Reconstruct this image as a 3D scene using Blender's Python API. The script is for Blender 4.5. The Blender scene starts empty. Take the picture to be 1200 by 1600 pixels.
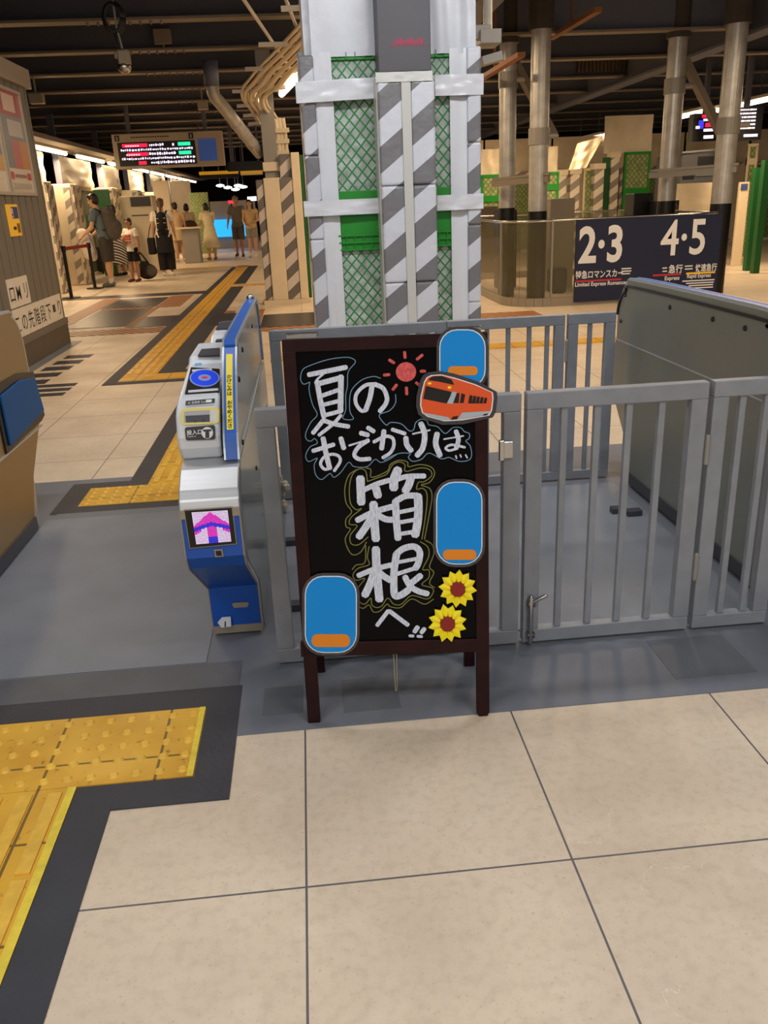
import bpy, bmesh, math, random
from mathutils import Vector, Matrix, noise
random.seed(7)
C = bpy.context.scene.collection
SC = bpy.context.scene
PI = math.pi
def lin(c):
    return tuple((v/255/12.92 if v/255 <= .04045 else ((v/255+.055)/1.055)**2.4) for v in c)

# ------------------------------------------------------------------ camera
FPX, PITCH, ROLL, YAW, H = 1300.0, .357052, -.0444077, .0782052, 1.4108
_cy, _sy, _cp, _sp = math.cos(YAW), math.sin(YAW), math.cos(PITCH), math.sin(PITCH)
ZA = Vector((_sy*_cp, _cy*_cp, -_sp)); _r = Vector((_cy, -_sy, 0)); _u = _r.cross(ZA)
XA = _r*math.cos(ROLL)+_u*math.sin(ROLL); YA = -_r*math.sin(ROLL)+_u*math.cos(ROLL)
EYE = Vector((0, 0, H))
cam = bpy.data.cameras.new('camera'); camo = bpy.data.objects.new('camera', cam); C.objects.link(camo)
cam.sensor_fit = 'VERTICAL'; cam.sensor_height = 36; cam.lens = 36*FPX/1600; cam.clip_start = .02; cam.clip_end = 200
camo.matrix_world = Matrix(((XA.x, YA.x, -ZA.x, 0), (XA.y, YA.y, -ZA.y, 0), (XA.z, YA.z, -ZA.z, H), (0, 0, 0, 1)))
SC.camera = camo
# ------------------------------------------------------------------ world, lamps, exposure
SC.view_settings.view_transform = 'Standard'; SC.view_settings.look = 'None'
SC.view_settings.exposure = 0.0; SC.view_settings.gamma = 1; SC.view_settings.use_curve_mapping = False
W = bpy.data.worlds.new('world'); SC.world = W; W.use_nodes = True
W.node_tree.nodes['Background'].inputs[0].default_value = (1, .86, .70, 1)
W.node_tree.nodes['Background'].inputs[1].default_value = .30
def area(loc, sx, sy, power, col, rot=(0, 0, 0)):
    l = bpy.data.lights.new('lamp_light', 'AREA'); l.shape = 'RECTANGLE'; l.size = sx; l.size_y = sy
    l.energy = power; l.color = col; o = bpy.data.objects.new('lamp_light', l); C.objects.link(o)
    o.location = loc; o.rotation_euler = rot
    return o
COOL = (.985, .985, 1); WARM = (1, .72, .43)
# strip lamps, those for pillar and hall added as fill: (x, y, z, power, tilt about x, along)
FRONT_LAMPS = [(-1.6, -2.6, 3.1, 62), (1.6, -2.6, 3.1, 62), (-1.6, .2, 3.4, 34), (1.6, .2, 3.4, 34), (-1.3, 3.4, 3.6, 22), (1.9, 3.4, 3.6, 22)]
PILLAR_FILL_LAMPS = [(-.1, 3.9, 3.5, 26), (1.5, 3.9, 3.5, 26)]  # unseen pair added and tilted to brighten the wrapped pillar
HALL_FILL_LAMPS = [(-2.2, 7.2, 3.45, 36), (2.4, 7.2, 3.45, 34), (4.4, 8.4, 3.4, 46), (6.6, 8.6, 3.4, 46), (1.1, 11.2, 3.35, 72), (1.7, 15.2, 3.35, 88), (2.3, 20.2, 3.35, 110), (3.2, 27.2, 3.35, 120)]  # added to light the hall, hidden above the view and behind the pillar
ROW_LAMPS = [(-4.9, 15.5, 2.6, 60), (-4.9, 19.0, 2.6, 70), (-4.9, 23.5, 2.6, 80), (-4.9, 29, 2.6, 80), (-4.9, 36, 2.6, 80), (6.9, 14.6, 2.85, 60), (8.0, 14.0, 2.85, 60), (4.9, 16.3, 2.7, 60)]
for x, y, z, w in FRONT_LAMPS: area((x, y, z-.06), 1.2, .16, w, COOL)
for x, y, z, w in PILLAR_FILL_LAMPS: area((x, y, z-.06), 1.2, .16, w, COOL, (math.radians(52), 0, 0))
for x, y, z, w in HALL_FILL_LAMPS+ROW_LAMPS: area((x, y, z-.06), .16, 1.2, w, WARM)

# ------------------------------------------------------------------ rays
def ray(x, y): return XA*((x-600)/FPX) - YA*((y-800)/FPX) + ZA
def atZ(x, y, z=0.0): d = ray(x, y); return EYE + d*((z-H)/d.z)
def atY(x, y, Y): d = ray(x, y); return EYE + d*(Y/d.y)
def atX(x, y, X): d = ray(x, y); return EYE + d*(X/d.x)
def plane(P0, n):
    """returns f(px,py,h): where the sight line meets the plane, lifted h along the normal"""
    n = n.normalized()
    if n.dot(EYE-P0) < 0: n = -n
    def f(x, y, h=0.0):
        d = ray(x, y); return EYE + d*((P0-EYE).dot(n)/d.dot(n)) + n*h
    f.n = n
    return f

# ------------------------------------------------------------------ materials
def mat(name, rgb, rough=.5, metal=0.0, bump=0.0, bscale=60, var=0.0, vscale=4, emit=0.0, alpha=1.0, spec=.5):
    m = bpy.data.materials.new(name); m.use_nodes = True; nt = m.node_tree; b = nt.nodes['Principled BSDF']
    c = (*lin(rgb), 1)
    b.inputs['Base Color'].default_value = c; b.inputs['Roughness'].default_value = rough
    b.inputs['Metallic'].default_value = metal; b.inputs['Specular IOR Level'].default_value = spec
    if alpha < 1: b.inputs['Alpha'].default_value = alpha
    if emit: b.inputs['Emission Color'].default_value = c; b.inputs['Emission Strength'].default_value = emit
    if bump or var:
        tc = nt.nodes.new('ShaderNodeTexCoord')
    if var:
        n = nt.nodes.new('ShaderNodeTexNoise'); n.inputs['Scale'].default_value = vscale; n.inputs['Detail'].default_value = 6
        nt.links.new(tc.outputs['Object'], n.inputs['Vector'])
        r = nt.nodes.new('ShaderNodeValToRGB'); r.color_ramp.elements[0].position = .3; r.color_ramp.elements[1].position = .7
        r.color_ramp.elements[0].color = tuple(v*(1-var) for v in c[:3])+(1,)
        r.color_ramp.elements[1].color = tuple(min(1, v*(1+var)) for v in c[:3])+(1,)
        nt.links.new(n.outputs['Fac'], r.inputs['Fac']); nt.links.new(r.outputs['Color'], b.inputs['Base Color'])
    if bump:
        n2 = nt.nodes.new('ShaderNodeTexNoise'); n2.inputs['Scale'].default_value = bscale; n2.inputs['Detail'].default_value = 4
        nt.links.new(tc.outputs['Object'], n2.inputs['Vector'])
        bp_ = nt.nodes.new('ShaderNodeBump'); bp_.inputs['Strength'].default_value = bump; bp_.inputs['Distance'].default_value = .02
        nt.links.new(n2.outputs['Fac'], bp_.inputs['Height']); nt.links.new(bp_.outputs['Normal'], b.inputs['Normal'])
    return m
class NT:
    """tiny node builder"""
    def __init__(s, name, rough=.5, metal=0.0):
        s.m = bpy.data.materials.new(name); s.m.use_nodes = True; s.t = s.m.node_tree; s.b = s.t.nodes['Principled BSDF']
        s.b.inputs['Roughness'].default_value = rough; s.b.inputs['Metallic'].default_value = metal
        s.tc = s.t.nodes.new('ShaderNodeTexCoord'); sx = s.t.nodes.new('ShaderNodeSeparateXYZ')
        s.t.links.new(s.tc.outputs['Object'], sx.inputs[0]); s.x, s.y, s.z = sx.outputs
    def put(s, node, i, v):
        if hasattr(v, 'is_linked'): s.t.links.new(v, node.inputs[i])
        else: node.inputs[i].default_value = v
    def math(s, op, a, b=0.0, c=None):
        n = s.t.nodes.new('ShaderNodeMath'); n.operation = op; s.put(n, 0, a); s.put(n, 1, b)
        if c is not None: s.put(n, 2, c)
        return n.outputs[0]
    def noise(s, scale, detail=4, vec=None):
        n = s.t.nodes.new('ShaderNodeTexNoise'); n.inputs['Scale'].default_value = scale; n.inputs['Detail'].default_value = detail
        s.t.links.new(vec or s.tc.outputs['Object'], n.inputs['Vector']); return n.outputs['Fac']
    def mix(s, f, a, b):
        n = s.t.nodes.new('ShaderNodeMix'); n.data_type = 'RGBA'; s.put(n, 0, f)
        for i, v in ((6, a), (7, b)):
            if isinstance(v, tuple): n.inputs[i].default_value = (*lin(v), 1)
            else: s.t.links.new(v, n.inputs[i])
        return n.outputs[2]
    def ramp(s, f, p0, p1):
        n = s.t.nodes.new('ShaderNodeMapRange'); s.put(n, 0, f); n.inputs[1].default_value = p0; n.inputs[2].default_value = p1
        return n.outputs[0]
    def col(s, c): s.t.links.new(c, s.b.inputs['Base Color'])
    def rough(s, v): s.t.links.new(v, s.b.inputs['Roughness'])
    def bump(s, h, st=.3, d=.01):
        n = s.t.nodes.new('ShaderNodeBump'); n.inputs['Strength'].default_value = st; n.inputs['Distance'].default_value = d
        s.t.links.new(h, n.inputs['Height']); s.t.links.new(n.outputs[0], s.b.inputs['Normal'])

# ------------------------------------------------------------------ mesh builder
def catmull(pts, k=6):
    P = [Vector(p) for p in pts]
    if len(P) < 3: return P
    out = []
    for i in range(len(P)-1):
        a = P[i-1] if i else P[0]*2-P[1]; b = P[i]; c = P[i+1]; d = P[i+2] if i+2 < len(P) else P[-1]*2-P[-2]
        for j in range(k):
            t = j/k
            out.append(.5*((2*b)+(c-a)*t+(2*a-5*b+4*c-d)*t*t+(3*b-a-3*c+d)*t**3))
    out.append(P[-1]); return out
class MB:
    def __init__(s): s.v = []; s.f = []; s.m = []
    def face(s, idx, m=0): s.f.append(tuple(idx)); s.m.append(m)
    def box(s, x0, x1, y0, y1, z0, z1, m=0):
        return s.hexa([Vector(p) for p in ((x0, y0, z0), (x1, y0, z0), (x1, y1, z0), (x0, y1, z0), (x0, y0, z1), (x1, y0, z1), (x1, y1, z1), (x0, y1, z1))], m)
    def hexa(s, p, m=0):
        b = len(s.v); s.v += [Vector(q) for q in p]
        for q in ((0, 3, 2, 1), (4, 5, 6, 7), (0, 1, 5, 4), (1, 2, 6, 5), (2, 3, 7, 6), (3, 0, 4, 7)): s.face([b+i for i in q], m)
        return s
    def bar(s, p0, p1, w, d, up=Vector((0, 0, 1)), m=0):
        p0, p1 = Vector(p0), Vector(p1); t = (p1-p0).normalized(); a = t.cross(up)
        if a.length < 1e-4: a = t.cross(Vector((0, 1, 0)))
        a.normalize(); c = a.cross(t).normalized(); a = a*w/2; c = c*d/2
        return s.hexa([p0-a-c, p0+a-c, p0+a+c, p0-a+c, p1-a-c, p1+a-c, p1+a+c, p1-a+c], m)
    def prism(s, pts, ext, m=0, mside=None):
        pts = [Vector(p) for p in pts]; ext = Vector(ext); n = len(pts); b = len(s.v)
        s.v += pts + [p+ext for p in pts]
        s.face([b+i for i in range(n)][::-1], m); s.face([b+n+i for i in range(n)], m)
        for i in range(n):
            j = (i+1) % n; s.face((b+i, b+j, b+n+j, b+n+i), m if mside is None else mside)
        return s
    def tube(s, pts, r, n=8, m=0, sm=0):
        P = catmull(pts, sm) if sm else [Vector(p) for p in pts]
        b = len(s.v); k = len(P); pa = None
        for i, p in enumerate(P):
            t = (P[min(i+1, k-1)]-P[max(i-1, 0)]).normalized()
            a = pa - t*pa.dot(t) if pa else t.cross(Vector((0, 0, 1)) if abs(t.z) < .9 else Vector((0, 1, 0)))
            a.normalize(); pa = a; c = t.cross(a); rr = r if not isinstance(r, (list, tuple)) else r[0]+(r[1]-r[0])*i/(k-1)
            for j in range(n):
                g = 2*PI*j/n; s.v.append(p+a*math.cos(g)*rr+c*math.sin(g)*rr)
        for i in range(k-1):
            for j in range(n):
                q = (j+1) % n; s.face((b+i*n+j, b+i*n+q, b+(i+1)*n+q, b+(i+1)*n+j), m)
        s.face([b+j for j in range(n)][::-1], m); s.face([b+(k-1)*n+j for j in range(n)], m)
        return s
    def ball(s, c, r, n=12, m=0, R=None):
        if not isinstance(r, (tuple, list)): r = (r, r, r)
        c = Vector(c); b = len(s.v); k = n//2
        for i in range(1, k):
            for j in range(n):
                a = PI*i/k; g = 2*PI*j/n
                p = Vector((r[0]*math.sin(a)*math.cos(g), r[1]*math.sin(a)*math.sin(g), r[2]*math.cos(a)))
                s.v.append(c+(R @ p if R else p))
        t = len(s.v); e = Vector((0, 0, r[2])); e = R @ e if R else e
        s.v += [c+e, c-e]
        for i in range(k-2):
            for j in range(n):
                q = (j+1) % n; s.face((b+i*n+j, b+(i+1)*n+j, b+(i+1)*n+q, b+i*n+q), m)
        for j in range(n):
            q = (j+1) % n; s.face((t, b+j, b+q), m); s.face((t+1, b+(k-2)*n+q, b+(k-2)*n+j), m)
        return s
    def cap(s, p0, p1, r0, r1=None, n=10):
        """tapered capsule"""
        r1 = r0 if r1 is None else r1; p0, p1 = Vector(p0), Vector(p1); d = p1-p0
        t = d.normalized() if d.length > 1e-6 else Vector((0, 0, 1)); a = t.orthogonal().normalized(); c = t.cross(a)
        rings = []
        for i in range(1, 4): g = PI/2*i/3; rings.append((p0-t*r0*math.cos(g), r0*math.sin(g)))
        for i in range(0, 3): g = PI/2*i/3; rings.append((p1+t*r1*math.sin(g), r1*math.cos(g)))
        b = len(s.v)
        for p, r in rings:
            for j in range(n): g = 2*PI*j/n; s.v.append(p+a*math.cos(g)*r+c*math.sin(g)*r)
        k = len(rings)
        for i in range(k-1):
            for j in range(n): q = (j+1) % n; s.face((b+i*n+j, b+i*n+q, b+(i+1)*n+q, b+(i+1)*n+j))
        e = len(s.v); s.v += [p0-t*r0, p1+t*r1]
        for j in range(n): q = (j+1) % n; s.face((e, b+q, b+j)); s.face((e+1, b+(k-1)*n+j, b+(k-1)*n+q))
        return s
    def frus(s, p0, p1, r0, r1, n=14, fx=1.0, m=0):
        """flat-ended frustum, optionally squashed front to back"""
        p0, p1 = Vector(p0), Vector(p1); t = (p1-p0).normalized()
        a = Vector((1, 0, 0)); a = (a-t*a.dot(t)).normalized() if abs(t.x) < .9 else t.orthogonal().normalized(); c = t.cross(a)
        b = len(s.v)
        for p, r in ((p0, r0), (p1, r1)):
            for j in range(n): g = 2*PI*j/n; s.v.append(p+a*math.cos(g)*r+c*math.sin(g)*r*fx)
        for j in range(n): q = (j+1) % n; s.face((b+j, b+q, b+n+q, b+n+j), m)
        s.face([b+j for j in range(n)][::-1], m); s.face([b+n+j for j in range(n)], m)
        return s
    def strip(s, pts, w, n, m=0, ends=True, taper=None):
        """flat ribbon on a surface with normal n"""
        P = [Vector(p) for p in pts]; k = len(P); b = len(s.v)
        if ends:
            t0 = (P[0]-P[1]).normalized(); t1 = (P[-1]-P[-2]).normalized()
            seq = [(P[0]+t0*w*.32, .55)]+[(p, 1) for p in P]+[(P[-1]+t1*w*.32, .55)]
        else: seq = [(p, 1) for p in P]
        k = len(seq)
        for i, (p, q) in enumerate(seq):
            t = (seq[min(i+1, k-1)][0]-seq[max(i-1, 0)][0]).normalized(); a = t.cross(n).normalized()
            ww = w*q*(1 if not taper else taper[0]+(taper[1]-taper[0])*i/(k-1))/2
            s.v += [p-a*ww, p+a*ww]
        for i in range(k-1): s.face((b+2*i, b+2*i+1, b+2*i+3, b+2*i+2), m)
        return s
    def text(s, body, size, o, ux, uy, m=0, align='LEFT', sx=1.0, bold=0.0, th=0.0):
        cu = bpy.data.curves.new('t', 'FONT'); cu.body = body; cu.size = 1; cu.align_x = align; cu.offset = bold; cu.resolution_u = 4
        ob = bpy.data.objects.new('t', cu); C.objects.link(ob); bpy.context.view_layer.update()
        me = bpy.data.meshes.new_from_object(ob.evaluated_get(bpy.context.evaluated_depsgraph_get()))
        o, ux, uy = Vector(o), Vector(ux).normalized(), Vector(uy).normalized(); b = len(s.v)
        for v in me.vertices: s.v.append(o+ux*v.co.x*size*sx+uy*v.co.y*size)
        for p in me.polygons: s.face([b+i for i in p.vertices], m)
        bpy.data.objects.remove(ob); bpy.data.curves.remove(cu); bpy.data.meshes.remove(me)
        return s
    def sheet(s, P00, P10, P11, P01, nu, nv, amp, th, seed=0, m=0, fu=6.0):
        """hanging cloth: a thin two-sided slab with folds"""
        P00, P10, P11, P01 = map(Vector, (P00, P10, P11, P01)); n = (P10-P00).cross(P01-P00).normalized(); b = len(s.v)
        for side in (0, 1):
            for j in range(nv+1):
                for i in range(nu+1):
                    u, v = i/nu, j/nv; p = (P00*(1-u)+P10*u)*(1-v)+(P01*(1-u)+P11*u)*v
                    w = math.sin(u*fu*PI+seed+1.3*math.sin(v*3+seed))*.5+noise.noise(Vector((u*4+seed, v*4, seed)))
                    s.v.append(p+n*(amp*w+(th if side else 0)))
        k = (nu+1)*(nv+1)
        for j in range(nv):
            for i in range(nu):
                a = b+j*(nu+1)+i; s.face((a, a+1, a+nu+2, a+nu+1), m); s.face((k+a, k+a+nu+1, k+a+nu+2, k+a+1), m)
        return s
ORG = {}
def build(mb, name, mats, parent=None, smooth=False, bevel=0.0, loc=None, seg=2):
    if not isinstance(mats, (list, tuple)): mats = [mats]
    off = ORG[parent.name] if parent else Vector(loc if loc is not None else (0, 0, 0))
    me = bpy.data.meshes.new(name); me.from_pydata([tuple(v-off) for v in mb.v], [], mb.f)
    for x in mats: me.materials.append(x)
    me.polygons.foreach_set('material_index', mb.m)
    if smooth: me.polygons.foreach_set('use_smooth', [True]*len(me.polygons))
    me.update()
    o = bpy.data.objects.new(name, me); C.objects.link(o)
    if parent: o.parent = parent
    else: o.location = off
    ORG[o.name] = off
    if bevel:
        b = o.modifiers.new('bevel', 'BEVEL'); b.width = bevel; b.segments = seg; b.limit_method = 'ANGLE'
    return o
def tag(o, label=None, cat=None, group=None, kind=None):
    if label: o['label'] = label
    if cat: o['category'] = cat
    if group: o['group'] = group
    if kind: o['kind'] = kind
    return o
def thing(name, loc, label, cat, group=None):
    o = bpy.data.objects.new(name, None); C.objects.link(o); o.location = Vector(loc); o.empty_display_size = .1
    ORG[o.name] = Vector(loc); return tag(o, label, cat, group)
def struct(o): o['kind'] = 'structure'; return o
def fuse(mb, vox, name, m, parent, smooth=3):
    """several overlapping shapes fused into one continuous skin"""
    off = ORG[parent.name]
    me = bpy.data.meshes.new(name); me.from_pydata([tuple(v-off) for v in mb.v], [], mb.f)
    t = bpy.data.objects.new('tmp', me); C.objects.link(t)
    r = t.modifiers.new('r', 'REMESH'); r.mode = 'VOXEL'; r.voxel_size = vox; r.use_smooth_shade = True
    if smooth: q = t.modifiers.new('s', 'SMOOTH'); q.iterations = smooth; q.factor = .5
    bpy.context.view_layer.update()
    out = bpy.data.meshes.new_from_object(t.evaluated_get(bpy.context.evaluated_depsgraph_get()))
    bpy.data.objects.remove(t); bpy.data.meshes.remove(me); out.materials.clear(); out.materials.append(m); out.name = name
    o = bpy.data.objects.new(name, out); C.objects.link(o); o.parent = parent; ORG[o.name] = off
    return o
# ================================================================== materials in use
def tile_mat(name, ox, oy, size=.6):
    t = NT(name, .42)
    gx = t.math('ABSOLUTE', t.math('SUBTRACT', t.math('FRACT', t.math('DIVIDE', t.math('SUBTRACT', t.x, ox), size)), .5))
    gy = t.math('ABSOLUTE', t.math('SUBTRACT', t.math('FRACT', t.math('DIVIDE', t.math('SUBTRACT', t.y, oy), size)), .5))
    line = t.math('GREATER_THAN', t.math('MAXIMUM', gx, gy), .5-.0026/size)
    n1 = t.noise(2.2, 8); n2 = t.noise(38, 8); n3 = t.noise(7, 8); n4 = t.noise(120, 3); n5 = t.noise(3.1, 7)
    c = t.mix(t.ramp(n1, .35, .68), (230, 212, 187), (214, 194, 170))
    c = t.mix(t.math('MULTIPLY', t.ramp(n2, .46, .80), .34), c, (176, 154, 130))
    c = t.mix(t.math('MULTIPLY', t.ramp(n4, .62, .72), .35), c, (150, 128, 106))
    c = t.mix(t.math('MULTIPLY', t.ramp(n3, .56, .72), .30), c, (242, 228, 206))
    vein = t.math('MULTIPLY', t.math('LESS_THAN', t.math('ABSOLUTE', t.math('SUBTRACT', n5, .5)), .0012), t.ramp(n1, .55, .62))
    c = t.mix(t.math('MULTIPLY', vein, .5), c, (248, 240, 226))
    c = t.mix(line, c, (100, 95, 94)); t.col(c)
    t.rough(t.ramp(n1, -.6, 1.9)); t.bump(n2, .16, .004)
    return t.m
def stripe_mat(name, c0=(122, 122, 126), c1=(208, 213, 222), period=.235, slope=.70, axis='x', ph=0.0, rough=.32):
    t = NT(name, rough); a = t.x if axis == 'x' else t.y
    f = t.math('FRACT', t.math('DIVIDE', t.math('ADD', t.math('SUBTRACT', t.z, t.math('MULTIPLY', a, slope)), ph), period))
    c = t.mix(t.math('GREATER_THAN', f, .5), c0, c1); t.col(c)
    t.bump(t.noise(9, 3), .35, .03); return t.m
def hazard_mat(name):
    t = NT(name, .5)
    f = t.math('FRACT', t.math('DIVIDE', t.math('ADD', t.x, t.math('MULTIPLY', t.y, .8)), .12))
    t.col(t.mix(t.math('GREATER_THAN', f, .5), (60, 46, 38), (214, 140, 78))); return t.m
def net_mat(name, base=(186, 196, 192), net=(42, 128, 62), s=.085, w=.10, axis='x'):
    t = NT(name, .55); a = t.x if axis == 'x' else t.y; k = 1.15
    u = t.math('DIVIDE', t.math('ADD', t.math('MULTIPLY', a, k), t.z), s); v = t.math('DIVIDE', t.math('SUBTRACT', t.math('MULTIPLY', a, k), t.z), s)
    fu = t.math('ABSOLUTE', t.math('SUBTRACT', t.math('FRACT', u), .5)); fv = t.math('ABSOLUTE', t.math('SUBTRACT', t.math('FRACT', v), .5))
    line = t.math('GREATER_THAN', t.math('MAXIMUM', fu, fv), .5-w)
    c = t.mix(t.ramp(t.noise(11, 3), .35, .65), base, tuple(int(x*.74) for x in base))
    t.col(t.mix(line, c, net)); t.bump(t.math('ADD', line, t.noise(14, 3)), .3, .012); return t.m
def tactile_mat(name, sx, sy):
    t = NT(name, .38)
    gx = t.math('ABSOLUTE', t.math('SUBTRACT', t.math('FRACT', t.math('DIVIDE', t.math('SUBTRACT', t.x, sx), .3)), .5))
    gy = t.math('ABSOLUTE', t.math('SUBTRACT', t.math('FRACT', t.math('DIVIDE', t.math('SUBTRACT', t.y, sy), .3)), .5))
    line = t.math('GREATER_THAN', t.math('MAXIMUM', gx, gy), .487)
    c = t.mix(t.ramp(t.noise(5, 6), .4, .7), (226, 174, 52), (206, 150, 40))
    c = t.mix(t.math('MULTIPLY', t.ramp(t.noise(38, 6), .64, .72), .75), c, (112, 86, 36))
    c = t.mix(line, c, (120, 92, 34)); t.col(c); t.rough(t.ramp(t.noise(6, 4), -.2, 1.4)); return t.m
def brushed_mat(name, rgb, rough=.32, axis=2, metal=.72):
    t = NT(name, rough, metal); mp = t.t.nodes.new('ShaderNodeMapping'); sc = [260, 260, 260]; sc[axis] = 2
    mp.inputs['Scale'].default_value = sc; t.t.links.new(t.tc.outputs['Object'], mp.inputs[0]); n = t.noise(1, 3, mp.outputs[0])
    t.col(t.mix(n, tuple(int(c*.86) for c in rgb), rgb)); t.rough(t.ramp(n, -1.2, 2.6)); t.bump(n, .04, .002); return t.m
M = dict(
 tile=tile_mat('beige stone tile', -.095, 1.447), tactile=tactile_mat('yellow tactile', -.693, 1.865), tactile_bump=mat('yellow bump', (232, 184, 66), .4, var=.12, vscale=30),
 yellow_edge=mat('yellow edge', (232, 206, 62), .45, var=.12, vscale=40), tape=mat('charcoal tape', (52, 54, 62), .55, var=.16, vscale=5, bump=.08),
 mat_grey=mat('grey sheet', (112, 116, 125), .5, var=.10, vscale=3, bump=.05, bscale=30), mat_light=mat('light grey sheet', (124, 129, 138), .5, var=.10, vscale=4),
 mat_patch=mat('grey repair patch', (100, 104, 111), .5, var=.12, vscale=5), mat_dark=mat('dark grey sheet', (88, 91, 97), .52, var=.16, vscale=5), hazard=hazard_mat('orange black hazard tape'), black_mat=mat('dark floor mat', (52, 50, 50), .35, var=.1),
 gate_grey=mat('grey gate paint', (138, 142, 149), .42, var=.10, vscale=14), chrome=mat('chrome', (190, 190, 190), .25, 1.0), steel=brushed_mat('brushed stainless', (222, 224, 226), .25, 0, .85),
 steel_x=brushed_mat('brushed stainless front', (205, 207, 208), .28, 0), panel_green=mat('grey green acrylic', (124, 132, 128), .16, var=.10, vscale=4), trim_blue=mat('blue trim', (52, 104, 196), .35),
 face_blue=mat('deep blue face', (22, 82, 178), .38), white_plastic=mat('white plastic', (214, 219, 226), .35), pale_trim=mat('pale edge', (188, 196, 204), .3, .5), black=mat('black', (16, 16, 18), .35),
 dark_grey=mat('dark grey label', (62, 62, 70), .45), yellow=mat('yellow label', (246, 224, 60), .45), ink=mat('black ink', (30, 26, 20), .6), white=mat('white print', (236, 238, 242), .5), blue_ring=mat('blue reader ring', (30, 70, 226), .6, emit=.25, spec=.1),
 rubber=mat('black rubber', (26, 27, 30), .6), pale_yellow=mat('pale yellow frame', (238, 222, 120), .45),
 pink_led=mat('pink led', (236, 60, 205), .4, emit=1.0), blue_led=mat('blue led', (60, 50, 230), .4, emit=1.0), pale_led=mat('pale led', (236, 214, 250), .4, emit=.95),
 wood=mat('dark red brown wood', (36, 12, 14), .42, var=.35, vscale=14, spec=.2), board=mat('black chalkboard', (7, 7, 9), .24, spec=.10), chalk_red=mat('red chalk', (208, 88, 88), .8, var=.3, vscale=120),
 chalk_blue=mat('pale blue chalk', (110, 150, 178), .8), chalk_olive=mat('olive chalk', (118, 118, 58), .8), string=mat('pale string', (178, 166, 140), .8),
 card_white=mat('white card edge', (232, 236, 240), .5), card_dark=mat('grey clear film edge', (62, 60, 64), .3), card_blue=mat('sky blue paper', (22, 140, 222), .5, spec=.2), card_orange=mat('orange paper', (226, 134, 22), .5),
 train_orange=mat('train orange', (226, 84, 26), .5), train_grey=mat('train grey', (168, 182, 192), .5), petal=mat('yellow petal paper', (250, 232, 16), .55), petal_dark=mat('yellow petal crease', (226, 204, 8), .55), flower_core=mat('dark red core', (138, 30, 18), .6),
 sheet_cool=mat('white vinyl sheet', (204, 209, 219), .34, var=.05, bump=.5, bscale=5), tape_cool=mat('white vinyl tape', (214, 218, 226), .28, bump=.45, bscale=8), tape_old=mat('masking strip', (196, 198, 194), .4), post_dark=mat('charcoal post', (82, 82, 88), .55, var=.06),
 green=mat('green plastic frame', (22, 138, 36), .45), green_dark=mat('dark green frame', (14, 92, 36), .5), red_ink=mat('red marker', (176, 44, 84), .6),
 stripe=stripe_mat('grey white stripe pad'), stripe_far=stripe_mat('warm stripe pad', (146, 138, 128), (226, 216, 200), .30), stripe_y=stripe_mat('warm stripe pad side', (146, 138, 128), (226, 216, 200), .30, axis='y'),
 net=net_mat('green net over white'), net_far=net_mat('green net far', (168, 176, 122), (84, 122, 62), .12), net_y=net_mat('green net side', (120, 116, 84), (40, 70, 40), .16, axis='y'),
 sheet_warm=mat('cream vinyl sheet', (228, 212, 184), .45, var=.05, bump=.4, bscale=4), cream=mat('cream plastic', (222, 206, 178), .5), galv=mat('galvanised steel', (190, 188, 184), .40, .45, var=.18, vscale=7),
 beam=mat('charcoal steel beam', (92, 95, 110), .55), flange=mat('brown grey flange', (128, 118, 106), .55), deck=mat('dark ceiling deck', (66, 60, 54), .8), cabinet=mat('beige grey box', (150, 140, 124), .5), grey_steel=mat('grey steel post', (150, 146, 140), .5, .2),
 cable=mat('cream cable', (236, 220, 190), .5), tray=mat('cable tray', (206, 192, 170), .45, .3), conduit=mat('white conduit', (206, 200, 196), .45), orange_pipe=mat('orange rail', (128, 76, 30), .6),
 tube=mat('lit tube', (255, 236, 205), .4, emit=6.0), tube_cool=mat('lit tube cool', (255, 246, 236), .4, emit=5.0), lamp_body=mat('lamp body', (214, 200, 178), .5),
 siding=mat('grey brown siding', (118, 112, 104), .45, .15), siding_dark=mat('brown skirting', (88, 76, 64), .5, var=.08), paper=mat('white paper', (232, 222, 208), .6), navy=mat('navy sign', (24, 34, 66), .45), frame_silver=mat('silver frame', (190, 180, 168), .4, .4),
 led_red=mat('led red', (250, 30, 70), .4, emit=1.2), led_teal=mat('led teal', (40, 226, 168), .4, emit=1.1), led_white=mat('led white', (238, 226, 250), .4, emit=1.2), led_blue=mat('led blue', (60, 60, 240), .4, emit=1.0), screen_blue=mat('dim blue screen', (40, 62, 112), .3, emit=.6), cyan_screen=mat('bright blue screen', (40, 170, 250), .3, emit=1.1),
 housing=mat('grey beige housing', (166, 154, 138), .5), sign_yellow=mat('yellow sign band', (226, 172, 40), .5, emit=.25), red_lamp=mat('red lamp', (255, 40, 60), .4, emit=2.0), dark_wall=mat('dark far wall', (46, 42, 38), .8),
)
gl = NT('tinted glass', .04); g = gl.b; g.inputs['Base Color'].default_value = (*lin((112, 108, 84)), 1); g.inputs['Alpha'].default_value = .30; M['glass'] = gl.m
ch = NT('white chalk marker', .75)
mp = ch.t.nodes.new('ShaderNodeMapping'); mp.inputs['Scale'].default_value = (420, 420, 60); mp.inputs['Rotation'].default_value = (0, .5, 0); ch.t.links.new(ch.tc.outputs['Object'], mp.inputs[0])
ch.col(ch.mix(ch.ramp(ch.noise(1, 3, mp.outputs[0]), .3, .7), (172, 182, 204), (230, 237, 250))); M['chalk'] = ch.m

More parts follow.
